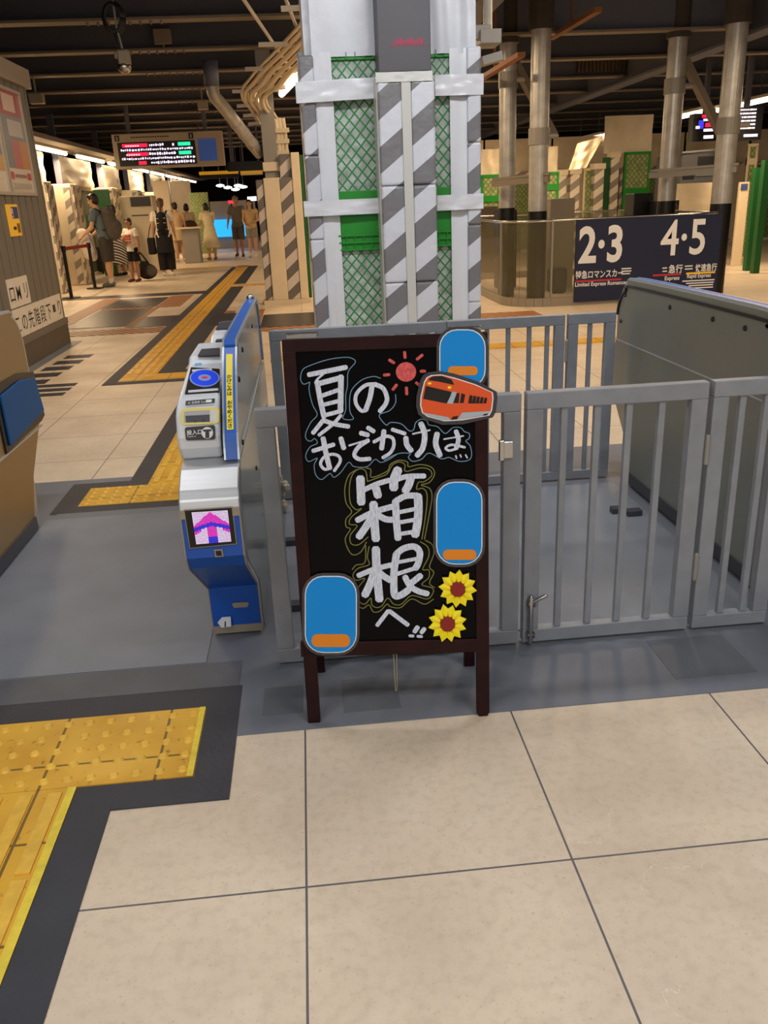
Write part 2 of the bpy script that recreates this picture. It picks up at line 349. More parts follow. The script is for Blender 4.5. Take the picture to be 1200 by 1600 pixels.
# ================================================================== floor and setting
b = MB(); b.box(-14, 18, -2.5, 52, -.1, 0); struct(build(b, 'floor', M['tile']))
b = MB(); b.box(-14, 18, -2.5, 52, 4.7, 4.85); struct(build(b, 'ceiling', M['deck']))
b = MB(); b.box(-14, 18, 50, 50.3, 0, 4.7); struct(build(b, 'wall_back', M['dark_wall']))
b = MB(); b.box(-13.9, -13.6, -2, 50, 0, 4.7); struct(build(b, 'wall_far_left', M['dark_wall']))
b = MB(); b.box(17.6, 17.9, -2, 50, 0, 4.7); struct(build(b, 'wall_right', M['dark_wall']))
# grey protective sheets between the gates
def slab(name, rects, z0, z1, m, label, cat, group=None):
    mb = MB()
    for x0, x1, y0, y1 in rects: mb.box(x0, x1, y0, y1, z0, z1)
    return tag(build(mb, name, m), label, cat, group)
slab('floor_sheet', [(-.29, 2.2, 2.036, 2.30), (-1.9, 2.2, 2.30, 4.63)], .0, .003, M['mat_grey'], 'grey protective floor sheet laid under the ticket gates and fences', 'floor covering')
slab('floor_plate', [(-1.36, -.42, 2.46, 3.98)], .003, .006, M['mat_light'], 'pale grey floor plate in the open lane between left gate and blue ticket gate', 'floor covering')
slab('floor_plate', [(-.18, 1.5, 2.50, 3.95)], .003, .006, M['mat_light'], 'pale grey floor plate in the fenced-off lane behind the chalkboard', 'floor covering')
slab('floor_strip', [(-1.9, -.30, 2.30, 2.452)], .003, .0055, M['mat_dark'], 'dark grey floor strip along the front edge of the open lane', 'floor covering')
slab('floor_strip', [(-1.33, -.42, 3.98, 4.06)], .003, .0055, M['mat_grey'], 'narrow grey floor strip at the far end of the open lane', 'floor covering')
for r, l in (((-.22, -.10, 2.12, 2.27), 'small dark repair patch left of the chalkboard front left foot'), ((.02, .19, 2.10, 2.28), 'dark repair patch under the middle of the chalkboard'), ((1.04, 1.30, 2.12, 2.36), 'large dark repair patch in front of the swing gate at the right')):
    slab('floor_patch', [r], .003, .0042, M['mat_patch'], l, 'floor covering')
# near tactile paving: dots row, guiding bars, dark tape
slab('tape_border', [(-1.6, -.29, 2.195, 2.30), (-.39, -.29, 1.765, 2.195), (-.587, -.39, 1.765, 1.865), (-.693, -.587, -.4, 1.865)], 0, .0045, M['tape'], 'charcoal tape border around the near yellow tactile paving', 'floor tape')
tp = thing('tactile_paving', (-.7, 1.9, 0), 'near yellow tactile paving with raised dots and guide bars, lower left', 'tactile paving')
def dots(mb, xs_, ys_):
    for y in ys_:
        for x in xs_: mb.frus((x, y, .006), (x, y, .0112), .0150, .0095, 12, m=1)
mb = MB(); mb.box(-1.6, -.393, 1.868, 2.192, 0, .006); dots(mb, [-.425-j*.0605 for j in range(20)], [1.90+i*.0648 for i in range(5)]); build(mb, 'dot_blocks', [M['tactile'], M['tactile_bump']], tp)
mb = MB(); mb.box(-1.6, -.696, -.4, 1.866, 0, .006)
for k in range(9):
    x = -.742-k*.075
    for y0 in (-.32, -.02, .28, .58, .88, 1.18, 1.48): mb.box(x-.017, x+.017, y0+.085, y0+.365, .006, .0105, 1)
build(mb, 'bar_blocks', [M['tactile'], M['tactile_bump']], tp)
mb = MB(); mb.box(-.716, -.694, -.4, 1.866, .006, .0075); mb.box(-.41, -.393, 1.868, 2.192, .006, .0072); build(mb, 'edge_line', M['yellow_edge'], tp)
# far tactile paving
slab('tape_border', [(-1.37, -.2, 4.06, 4.155), (-1.37, -1.255, 4.155, 4.55), (-1.255, -.95, 4.45, 4.55), (-1.06, -.95, 4.55, 7.5), (-.645, -.54, 4.45, 7.9), (-1.85, -.54, 7.42, 7.53),
     (-1.85, -1.735, 7.53, 22.6), (-1.43, -1.2, 8.0, 16.6), (-1.43, -1.2, 17.2, 22.4), (-1.43, -.54, 7.83, 8.0)], 0, .0045, M['tape'], 'charcoal tape border along the long yellow path beyond the gates', 'floor tape')
tp = thing('tactile_paving', (-1.2, 6, 0), 'long zigzag yellow tactile path leading from the gate into the hall', 'tactile paving')
mb = MB()
for r in ((-1.253, -.3, 4.157, 4.45), (-.947, -.647, 4.45, 7.55), (-1.733, -.647, 7.535, 7.83), (-1.733, -1.433, 7.83, 22.6), (-4.4, -1.43, 22.3, 22.6), (-1.43, -.7, 16.7, 17.0)): mb.box(*r, 0, .006)
dots(mb, [-1.22+j*.06 for j in range(15)], [4.187+i*.06 for i in range(5)])
for x in (-.91, -.835, -.76, -.685):
    for k in range(10): mb.box(x-.016, x+.016, 4.48+k*.3, 4.76+k*.3, .006, .0105, 1)
for x in (-1.696, -1.621, -1.546, -1.47):
    for k in range(48): mb.box(x-.016, x+.016, 7.86+k*.3, 8.13+k*.3, .006, .0105, 1)
build(mb, 'paving_blocks', [M['tactile'], M['tactile_bump']], tp)
slab('tactile_paving', [(-.40, 3.6, 8.12, 8.42)], 0, .006, M['tactile'], 'yellow tactile band crossing behind the wrapped pillar and far fence', 'tactile paving')
# dark mats and hazard tape further in
MATS = [((-3.22, -2.42, 11.5, 13.55), 'dark floor mat by the kiosk corner, nearer of the two'), ((-3.25, -2.40, 13.78, 15.2), 'dark floor mat beyond the kiosk corner, farther of the two'),
        ((-2.32, -1.82, 11.3, 12.4), 'shiny dark floor panel just left of the long yellow path'), ((-1.34, -.98, 11.05, 12.3), 'dark floor panel just right of the long yellow path'),
        ((-.62, .3, 10.6, 11.9), 'dark floor panel at the foot of the left wrapped pillar'), ((-4.4, -1.74, 15.55, 16.05), 'long dark floor strip in front of the queue posts')]
for r, l in MATS: slab('floor_mat', [r], 0, .005, M['black_mat'], l, 'floor mat')
HZ = [((-3.6, -1.75, 10.72, 11.2), 'on the near side of the dark mats'), ((-2.405, -2.325, 11.3, 13.55), 'between the nearer mat and the shiny panel'), ((-1.82, -1.745, 11.2, 13.6), 'along the left edge of the long yellow path'),
      ((-1.19, -1.345+.29, 12.32, 12.6), 'beyond the dark panel right of the path'), ((-3.22, -2.42, 13.57, 13.76), 'between the two dark mats by the kiosk'), ((-2.38, -2.0, 13.6, 15.4), 'right of the farther dark mat'), ((-.97, -.63, 10.6, 12.6), 'left of the dark panel at the left pillar'),
      ((-.62, .3, 10.25, 10.58), 'in front of the left pillar panel'), ((2.1, 2.9, 10.0, 10.8), 'at the left end of the glass balustrade'), ((-3.55, -3.27, 11.4, 15.4), 'along the kiosk side of the dark mats')]
for r, l in HZ: slab('hazard_tape', [r], 0, .0042, M['hazard'], 'orange and black hazard tape '+l, 'floor tape')
sc_ = MB()
for k in range(7): sc_.box(-2.72+.02*k, -2.45+.02*k, 7.0+k*.34, 7.2+k*.34, 0, .003)
for k in range(3): sc_.box(-2.5, -2.1, 7.1+k*.2, 7.22+k*.2, 0, .003)
tag(build(sc_, 'floor_wear', M['tape']), 'worn dark grey smears on the floor at the foot of the kiosk wall', 'floor wear', kind='stuff')

# ================================================================== ceiling beams and roof
CW = ['nearest', 'second', 'third', 'fourth', 'fifth', 'sixth', 'seventh', 'eighth', 'ninth', 'tenth', 'eleventh', 'twelfth', 'thirteenth', 'fourteenth']
for i in range(13):
    Y = 9.3+2.0*i; t = thing('ceiling_beam', (-2, Y, 3.5), 'dark steel I-beam across the left ceiling, %s from the camera' % CW[i], 'beam', 'ceiling beams on the left')
    x0, x1 = (-9, 1.6) if i > 0 else (-8, .2)
    mb = MB(); mb.box(x0, x1, Y-.012, Y+.012, 3.52, 4.1); build(mb, 'web', M['beam'], t)
    mb = MB(); mb.box(x0, x1, Y-.11, Y+.11, 3.49, 3.52); build(mb, 'flange', M['flange'], t)
    mb = MB(); mb.box(x0, x1, Y-.11, Y+.11, 4.1, 4.13); build(mb, 'flange', M['beam'], t)
    mb = MB()
    for k in range(8):
        mb.cap((-2.3+k*.12, Y-.05, 3.488), (-2.3+k*.12, Y-.05, 3.465), .016)
    build(mb, 'bolts', M['flange'], t)
for i in range(9):
    Y = 12.5+2.3*i; t = thing('ceiling_beam', (6, Y, 3.6), 'dark steel beam across the right-hand ceiling, %s from the camera' % CW[i], 'beam', 'ceiling beams on the right')
    mb = MB(); mb.box(2.2, 15, Y-.012, Y+.012, 3.45, 4.0); build(mb, 'web', M['beam'], t)
    mb = MB(); mb.box(2.2, 15, Y-.10, Y+.10, 3.42, 3.45); build(mb, 'flange', M['flange'], t)
for i, x in enumerate((2.1, 6.3)):
    mb = MB(); mb.box(x-.14, x+.14, 6, 40, 3.3, 3.34); mb.box(x-.015, x+.015, 6, 40, 3.34, 4.2); mb.box(x-.14, x+.14, 6, 40, 4.2, 4.23)
    tag(build(mb, 'ceiling_girder', M['beam']), ['dark girder running into the distance above the wrapped pillar', 'dark girder running into the distance above the right steel columns'][i], 'beam')
mb = MB(); mb.box(-5.2, -4.5, 14, 45, 2.72, 2.80)
tag(build(mb, 'lamp_canopy', M['flange']), 'long brown canopy carrying the left row of strip lamps', 'canopy')
for k in range(4):
    Y0 = 10+k*3.2
    mb = MB(); mb.bar((3.2+k*.9, Y0, 4.5), (5.9+k*.9, Y0+2.8, 4.1), .07, .07); 
    tag(build(mb, 'roof_brace', M['flange']), 'brown diagonal roof brace over the right concourse, %s from the camera' % CW[k], 'brace')
for k, (a, c) in enumerate((((740, 130), (815, 85)), ((860, 60), (935, 15)))):
    mb = MB(); mb.bar(atY(*a, 13), atY(*c, 10.5), .09, .05); q = atY(*a, 13).lerp(atY(*c, 10.5), .5); mb.box(q.x-.012, q.x+.012, q.y-.012, q.y+.012, q.z, 4.695); tag(build(mb, 'orange_rail', M['orange_pipe']), ['short orange rail under the roof beside the wrapped pillar', 'short orange rail under the roof above the second steel column'][k], 'rail')
# corrugated panels hanging among the right-hand roof beams
for k, (xa, ya, xb, yb, Y) in enumerate(((905, 60, 985, 110, 17), (980, 40, 1060, 80, 15), (905, 100, 960, 135, 20))):
    P, Q = atY(xa, ya, Y), atY(xb, yb, Y); mb = MB(); n = 14
    for i in range(n): x = P.x+(Q.x-P.x)*i/n; mb.box(x, x+(Q.x-P.x)/n*.6, Y, Y+.04, Q.z, P.z)
    mb.box(P.x, Q.x, Y+.04, Y+.06, Q.z, P.z)
    tag(build(mb, 'roof_panel', M['siding_dark']), 'brown corrugated roof panel over the right concourse, %s of three' % ['middle', 'nearest', 'farthest'][k], 'panel')

for k, x in enumerate((-3.3, -2.35, -1.5, -.55)):
    mb = MB(); mb.box(x-.035, x+.035, 6.8, 9.19, 3.56, 3.62); mb.box(x-.05, x+.05, 6.8, 9.19, 3.55, 3.56)
    tag(build(mb, 'roof_joist', M['flange'], loc=(x, 9, 3.55)), 'tan roof joist running to the nearest left ceiling beam, %s from the left' % CW[1:][k] if k else 'tan roof joist running to the nearest left ceiling beam, leftmost', 'joist')
# ------------------------------------------------------------------ lamps with fittings
def strip_lamp(p0, p1, label, group, cool=False, w=.09, top=4.7):
    p0, p1 = Vector(p0), Vector(p1); t = thing('strip_lamp', (p0+p1)/2, label, 'lamp', group)
    mb = MB(); mb.bar(p0+Vector((0, 0, .055)), p1+Vector((0, 0, .055)), w*1.6, .05); build(mb, 'lamp_body', M['lamp_body'], t)
    mb = MB(); mb.tube([p0, p1], w*.36, 10); build(mb, 'lit_tube', M['tube_cool' if cool else 'tube'], t)
    for f in (.2, .8):
        q = p0.lerp(p1, f); mb = MB(); mb.cap(q+Vector((0, 0, .07)), Vector((q.x, q.y, top-.008)), .008, n=6); build(mb, 'hanger', M['beam'], t)
    return t
for i, p in enumerate(FRONT_LAMPS+PILLAR_FILL_LAMPS): strip_lamp((p[0]-.6, p[1], p[2]+.02), (p[0]+.6, p[1], p[2]+.02), 'unseen white strip lamp above the gates, %s of the row' % CW[i], 'lamps above the gates', True)  # last two are the added pair aimed at the pillar
for i, p in enumerate(HALL_FILL_LAMPS): strip_lamp((p[0], p[1]-.6, p[2]+.02), (p[0], p[1]+.6, p[2]+.02), 'added warm fill lamp hidden under the hall ceiling, %s from the camera' % CW[i], 'added fill lamps in the hall')  # fittings for the added hall lamps, kept out of sight
for i in range(9):
    Y = 14.2+i*3.0+(0 if i < 2 else .3*i); strip_lamp((-4.9, Y, 2.64), (-4.9, Y+2.6, 2.64), 'glowing strip lamp of the left row under the canopy, %s from the camera' % CW[i], 'left row of strip lamps', w=.11, top=2.73)
A, B_ = atZ(440, 147, 3.0), atZ(467, 118, 3.0); strip_lamp(A, B_, 'short lit strip lamp beside the cream cables, touching the wrapped pillar', 'lamps by the cables', w=.13)
A, B_ = atZ(402, 162, 3.0), atZ(416, 142, 3.0); strip_lamp(A, B_, 'short lit strip lamp on the grey post below the cream cables', 'lamps by the cables', w=.13)
A, B_ = atZ(1058, 183, 2.9), atZ(1108, 172, 2.9); strip_lamp(A, B_, 'lit strip lamp between the third and fourth steel columns', 'right row of strip lamps', w=.16)
A, B_ = atZ(1122, 172, 2.9), atZ(1206, 153, 2.9); strip_lamp(A, B_, 'lit strip lamp at the right edge beyond the fourth steel column', 'right row of strip lamps', w=.14)
A, B_ = atZ(898, 222, 2.75), atZ(946, 211, 2.75); strip_lamp(A, B_, 'lit strip lamp above the draped cream cloth', 'right row of strip lamps', w=.16)
# ================================================================== fences and swing gates
def fence(name, X0, X1, Y, bars, label, cat, group=None, z0=.012, z1=.857, w=.05, foot=None, open_end=None):
    t = thing(name, ((X0+X1)/2, Y, 0), label, cat, group)
    mb = MB(); d = .019
    mb.box(X0, X1, Y-d, Y+d, z1-w, z1); mb.box(X0, X1, Y-d, Y+d, z0, z0+w*.9)
    mb.box(X0, X0+w, Y-d, Y+d, z0+w*.9, z1-w); mb.box(X1-w, X1, Y-d, Y+d, z0+w*.9, z1-w)
    build(mb, 'frame', M['gate_grey'], t, bevel=.003)
    for x in bars:
        mb = MB(); mb.box(x-.0105, x+.0105, Y-.0105, Y+.0105, z0+w*.9, z1-w); build(mb, 'bar', M['gate_grey'], t, bevel=.003)
    return t
Yf, Yb = 2.42, 4.05
ff = fence('fence_panel', -.178, .616, Yf, [-.03, .08, .19, .30, .41, .50], 'grey barred fence panel standing directly behind the chalkboard', 'fence', w=.055)
mb = MB(); mb.box(.545, .562, Yf-.034, Yf-.019, .655, .72); mb.box(.556, .59, Yf-.030, Yf-.019, .66, .715); build(mb, 'latch_plate', M['chrome'], ff, bevel=.003)
gt = fence('swing_gate', .632, 1.198, Yf, [.752, .855, .955, 1.058], 'grey barred swing gate with a drop bolt, right of the chalkboard', 'gate', w=.052)
mb = MB(); mb.cap((.655, Yf-.03, .02), (.655, Yf-.03, .185), .008); mb.box(.643, .668, Yf-.036, Yf-.019, .035, .055); mb.box(.643, .668, Yf-.036, Yf-.019, .15, .17)
mb.cap((.655, Yf-.03, .165), (.70, Yf-.04, .19), .007); build(mb, 'drop_bolt', M['chrome'], gt, smooth=True)
for z in (.60, .20):
    mb = MB(); mb.cap((1.2065, Yf-.022, z), (1.2065, Yf-.022, z+.085), .008); build(mb, 'hinge', M['grey_steel'], gt)
fr = fence('fence_panel', 1.215, 1.475, Yf, [1.315, 1.395], 'short grey barred fence panel at the right edge, in front of the large steel gate', 'fence', w=.05)
fb1 = fence('fence_panel', -.195, .655, Yb, [-.08, .02, .12, .22, .32, .42, .52], 'far grey fence panel whose top rail shows above the chalkboard left half', 'fence', w=.05)
fb2 = fence('fence_panel', .662, 1.245, Yb, [.76, .86, .965, 1.07, 1.16], 'far grey barred fence panel seen just right of the chalkboard top', 'fence', w=.05)
fb3 = fence('swing_gate', 1.262, 1.50, Yb, [1.375], 'narrow far grey gate leaf beside the large steel gate', 'gate', w=.05)
for z in (.63, .14):
    mb = MB(); mb.cap((1.2535, Yb-.02, z), (1.2535, Yb-.02, z+.10), .008); build(mb, 'hinge', M['grey_steel'], fb3)
for i, (x, y, l) in enumerate(((451, 846, 'left of the chalkboard behind the near fence post'), (459, 946, 'low behind the left edge of the chalkboard'), (966, 796, 'by the steel gate, left of a pair'), (990, 800, 'by the steel gate, right of a pair'))):
    p = atZ(x, y, .02); mb = MB(); mb.box(p.x-.035, p.x+.035, p.y-.022, p.y+.022, .006, .034)
    tag(build(mb, 'floor_block', M['dark_grey'], loc=(p.x, p.y, .006), bevel=.004), 'small dark floor block '+l, 'block', 'small floor blocks')
p = atZ(443, 798, 0.006); mb = MB()
for i in range(15): mb.ball(p+Vector((random.uniform(-.025, .025), random.uniform(-.03, .03), .02+i*.011)), (.022, .02, .022), 7)
tag(build(mb, 'plastic_bag', mat('crumpled clear plastic', (176, 166, 148), .12, bump=1.0, bscale=40), loc=p), 'small crumpled clear plastic bag standing just behind the near fence post', 'bag')

# ================================================================== ticket gates
FRONT = [(2.645, .016), (2.63, .20), (2.325, .41), (2.30, .45), (2.297, .595), (2.305, .625), (2.33, .65), (2.40, .69), (2.455, .70)]
FAR_ = [(4.02, .70), (4.20, .68), (4.235, .64), (4.235, .47), (3.98, .24), (3.94, .03)]
PANEL = [(2.44, .70), (2.475, .77), (2.60, .89), (2.70, .965), (2.76, .992), (2.84, 1.005), (3.96, 1.005), (4.06, .985), (4.13, .94), (4.165, .86), (4.17, .70)]
def prof(mb, pts, x0, x1, m=0): mb.prism([(x0, y, z) for y, z in pts], (x1-x0, 0, 0), m)
def contour_strip(mb, pts, x0, x1, th, m=0):
    """a strip of thickness th lying along the outside of a (Y,z) contour"""
    P = [Vector((0, y, z)) for y, z in pts]; k = len(P); out = []
    for i, p in enumerate(P):
        t = (P[min(i+1, k-1)]-P[max(i-1, 0)]).normalized(); out.append(p+Vector((0, -t.z, t.y))*th)
    for i in range(k-1):
        q = [P[i], P[i+1], out[i+1], out[i]]; mb.prism([(x0, v.y, v.z) for v in q], (x1-x0, 0, 0), m)
    return out
def smooth2(pts, k=4): return [(v.y, v.z) for v in catmull([(0, y, z) for y, z in pts], k)]
PAN = smooth2(PANEL)
def ticket_gate(x0, x1, px0, px1, label, facing=True):
    t = thing('ticket_gate', ((x0+x1)/2, 3.3, 0), label, 'ticket gate')
    mb = MB(); prof(mb, FRONT+FAR_, x0, x1); build(mb, 'body', M['steel'], t, bevel=.004)
    mb = MB(); mb.box(x0+.012, x1-.012, 2.70, 3.90, 0, .031); build(mb, 'plinth', M['rubber'], t)
    c = (px0+px1)/2
    mb = MB(); prof(mb, PAN+[(4.17, .69), (2.46, .69)], px0+.008, px1-.008); build(mb, 'side_panel', M['panel_green'], t, bevel=.002)
    mb = MB(); contour_strip(mb, PAN, px0+.006, px1-.006, .010); build(mb, 'top_trim', M['trim_blue'], t)
    mb = MB(); contour_strip(mb, PAN, px0, px0+.006, .012); contour_strip(mb, PAN, px1-.006, px1, .012); build(mb, 'trim_edge', M['pale_trim'], t)
    return t
X0, X1 = -.412, -.238
tg = ticket_gate(X0, X1, -.283, -.236, 'blue and steel ticket gate with a lit pink arrow, left of the chalkboard')
# right flank below the acrylic and its seams
mb = MB(); prof(mb, [(y+.03, z) for y, z in FRONT[:-1]]+[(2.44, .70), (4.15, .70), (4.17, .64), (4.17, .47), (3.95, .24), (3.92, .03)], X1, X1+.003); build(mb, 'flank', M['panel_green'], tg)
mb = MB()
for y, z in ((2.56, .72), (2.66, .90), (2.9, .955), (3.5, .955), (4.06, .88), (3.0, .5), (4.0, .5)): mb.frus((X1+.001, y, z), (X1+.007, y, z), .010, .008, 10)
build(mb, 'bolts', M['black'], tg)
mb = MB(); mb.cap((-.262, 3.97, 1.02), (-.262, 4.07, 1.012), .018); build(mb, 'sensor_lamp', M['chrome'], tg, smooth=True)
# blue front face following the profile
def face_strip(mb, pts, x0, x1, th, m=0): contour_strip(mb, pts[::-1], x0, x1, -th, m)
mb = MB(); contour_strip(mb, FRONT[:5], X0+.004, X1-.004, .006)
build(mb, 'front_face', M['face_blue'], tg)
mb = MB(); contour_strip(mb, [(2.646, .014), (2.643, .044)], X0+.002, X1-.002, .009); contour_strip(mb, [(2.2965, .575), (2.2985, .60)], X0+.002, X1-.002, .008)
for xx in (X0, X1-.004): contour_strip(mb, FRONT[:5], xx, xx+.004, .008)
build(mb, 'face_edge', M['cabinet'], tg)
fp = plane(Vector((0, 2.2915, .45)), Vector((0, -1, .02)))
def pxpoly(mb, f, pts, h0, h1, m=0):
    mb.prism([f(x, y, h1) for x, y in pts], f.n*(h0-h1), m)
mb = MB(); pxpoly(mb, fp, [(287, 796), (363.5, 791), (370.5, 849.5), (296.5, 856.5)], 0, .004, 0); pxpoly(mb, fp, [(288.8, 797.5), (362.2, 792.6), (369, 848.2), (297.6, 855)], .004, .0055, 1)
scr = build(mb, 'display_screen', [M['cabinet'], M['black']], tg)
mb = MB(); A_, B_, C_, D_ = (299.5, 799.5), (356, 796), (361.8, 845), (307, 849.5); N = 30
for j in range(N):
    for i in range(N):
        u, v = (i+.5)/N, (j+.5)/N; q = u-.5
        c = 2; a_ = abs(q); e = v-(.34+a_*.30)
        if e <= 0 and v > .02+a_*.85: c = 0
        if 0 < e < .12: c = 1
        if e >= .12 and (a_ < .13 or (a_ > .30 and v < .47+a_*.5)): c = 0
        if a_ < .13 and v > .80: c = 1
        def at_(u, v): return tuple((A_[k]*(1-u)+B_[k]*u)*(1-v)+(D_[k]*(1-u)+C_[k]*u)*v for k in (0, 1))
        s_ = .31/N; pxpoly(mb, fp, [at_(u-s_, v-s_), at_(u+s_, v-s_), at_(u+s_, v+s_), at_(u-s_, v+s_)], .0055, .0065, c)
build(mb, 'led_arrow', [M['pink_led'], M['blue_led'], M['pale_led']], scr)
mb = MB(); pxpoly(mb, fp, [(334.5, 858.5), (347.5, 857.5), (349.5, 869), (336.5, 870)], 0, .003, 0); pxpoly(mb, fp, [(336.8, 860.3), (345.6, 859.8), (347.2, 867.4), (338.6, 867.9)], .003, .004, 1)
build(mb, 'sensor_window', [M['cabinet'], M['black']], tg)
lp = plane(Vector((0, 2.632, .12)), Vector((0, -1, .10)))
mb = MB(); pxpoly(mb, lp, [(362.5, 943), (365, 941), (386.5, 940), (389, 942), (387, 947.5), (366, 949)], 0, .006); build(mb, 'slot_light', M['cabinet'], tg)
mb = MB(); pxpoly(mb, lp, [(340, 972), (347, 964), (360.5, 963), (361.5, 978), (346, 980)], 0, .005, 0)
mb.text('1', .028, lp(349, 978.5, .0057), lp(380, 975, 0)-lp(350, 977.5, 0), lp(350, 950, 0)-lp(350, 977.5, 0), 1, bold=.03); build(mb, 'number_tag', [M['white_plastic'], M['ink']], tg)
# white plastic head
HEAD = [(2.475, .70), (2.452, .74), (2.45, .775), (2.462, .805), (2.475, .835), (2.50, .856), (2.553, .873), (2.86, .921), (2.90, .943), (3.16, .948), (3.18, .935), (3.18, .70)]
hx0, hx1 = -.418, -.290
mb = MB(); prof(mb, HEAD, hx0, hx1); hd = build(mb, 'reader_head', M['white_plastic'], tg, bevel=.012, seg=3)
mb = MB(); prof(mb, [(3.185, .70), (3.185, .90), (3.34, .948), (3.70, .955), (3.95, .90), (4.02, .84), (4.02, .70)], -.385, hx1); h2 = build(mb, 'far_head', M['white_plastic'], tg, bevel=.008)
mb = MB(); mb.box(-.378, -.300, 3.46, 3.68, .953, .957); mb.box(-.36, -.32, 3.24, 3.29, .925, .94); build(mb, 'message_screen', M['dark_grey'], h2)
pa = plane(Vector((0, 2.553, .8735)), Vector((0, -(.921-.873), .307)))
pb = plane(Vector((0, 2.462, .806)), Vector((0, -.06, .045)))
pc = plane(Vector((0, 2.4495, .775)), Vector((0, -1, .10)))
pd = plane(Vector((0, 2.90, .9435)), Vector((0, -.019, 1)))
mb = MB(); pxpoly(mb, pa, [(289, 616.5), (298.5, 575), (343, 577.5), (343, 613)], 0, .003)
pxpoly(mb, pa, [(300, 579), (331, 577), (331.5, 580), (300.5, 582.5)], .003, .0036, 1); pxpoly(mb, pa, [(294, 611.5), (341, 608), (341.5, 611.5), (294.5, 615)], .003, .0036, 1)
build(mb, 'card_reader', [M['black'], M['white_plastic']], hd)
mb = MB(); cx, cy = 320, 592.5
for rx, ry, h, m in ((23.5, 13.5, .0045, 1), (21.5, 12.3, .005, 0), (10, 5, .0056, 1), (5, 1.8, .006, 2)):
    pxpoly(mb, pa, [(cx+rx*math.cos(2*PI*i/28), cy+ry*math.sin(2*PI*i/28)) for i in range(28)], .003, h, m)
build(mb, 'reader_ring', [M['blue_ring'], mat('pale ring', (150, 170, 240), .4), mat('red mark', (220, 60, 70), .5)], hd)
mb = MB(); pxpoly(mb, pd, [(309, 557), (315, 546.5), (343.5, 544.5), (343.5, 555.5)], 0, .003); build(mb, 'message_screen', M['dark_grey'], hd)
mb = MB(); pxpoly(mb, pa, [(315, 561.5), (316, 559), (343, 557.5), (343, 563.5)], 0, .006, 0); pxpoly(mb, pa, [(318, 560.5), (341, 559), (341, 562), (318, 563)], .006, .0065, 1)
pxpoly(mb, pa, [(305, 568), (315, 567), (315, 570.5), (304, 571.5)], 0, .002, 2); build(mb, 'notice_sticker', [M['yellow'], M['ink'], mat('pale blue print', (110, 180, 230), .5)], hd)
mb = MB(); pxpoly(mb, pb, [(290.5, 627), (336, 623), (335.5, 629.5), (290, 633.5)], 0, .003, 0)
o = pb(294, 632, .0036); ux = pb(334, 628.5, .0036)-o; uy = pb(294, 625, .0036)-o; mb.text('IC 定期券 Card', .0085, o, ux, uy, 1); pxpoly(mb, pb, [(322, 625.5), (331, 624.8), (331, 629), (322, 629.7)], .003, .0036, 1)
build(mb, 'ticket_sign', [M['dark_grey'], M['white']], hd)
pe = plane(Vector((0, 2.468, .82)), Vector((0, -.075, .028)))
mb = MB(); out = [(283, 642.5), (287, 638.5), (338, 636.5), (342.5, 639.5), (342, 659), (338, 662.5), (287, 664.5), (282.5, 661)]; pxpoly(mb, pe, out, -.012, .004, 0)
pxpoly(mb, pe, [(288, 643), (328, 641), (328, 659.5), (287.5, 661)], .004, .0045, 2); pxpoly(mb, pe, [(329, 641.5), (338.5, 641), (338, 659), (329, 659.5)], .004, .0045, 1)
pxpoly(mb, pe, [(290, 650), (328, 648), (328, 659.3), (291, 660.5)], .0045, .0049, 3); pxpoly(mb, pe, [(303, 657), (308, 656.5), (308, 660), (303, 660.3)], .0049, .0052, 4); pxpoly(mb, pe, [(316, 656), (321, 655.5), (321, 659.4), (316, 659.8)], .0049, .0052, 4)
build(mb, 'ticket_slot', [M['pale_yellow'], M['white_plastic'], mat('slot grey', (176, 176, 182), .4), M['dark_grey'], M['black']], hd)
mb = MB(); pxpoly(mb, pc, [(289, 669.5), (291, 667.5), (334, 664), (336, 666), (336.5, 684.5), (334, 686.5), (292.5, 688), (290.5, 686)], 0, .003, 0)
o = pc(292, 679, .0036); ux = pc(332, 676, .0036)-o; uy = pc(292, 660, .0036)-o; mb.text('投入口', .0155, o, ux, uy, 1, bold=.02)
o = pc(292.5, 683.5, .0036); mb.text('Ticket In', .0075, o, ux, uy, 1)
pxpoly(mb, pc, [(324+9*math.cos(2*PI*i/24), 676+9.2*math.sin(2*PI*i/24)) for i in range(24)], .003, .0036, 1)
pxpoly(mb, pc, [(317.5, 671), (330.5, 670.3), (330.5, 673.5), (317.5, 674.2)], .0036, .004, 0); pxpoly(mb, pc, [(321, 674), (327, 673.5), (327.5, 684), (321, 684.5)], .0036, .004, 0)
build(mb, 'slot_sign', [M['dark_grey'], M['white']], hd)
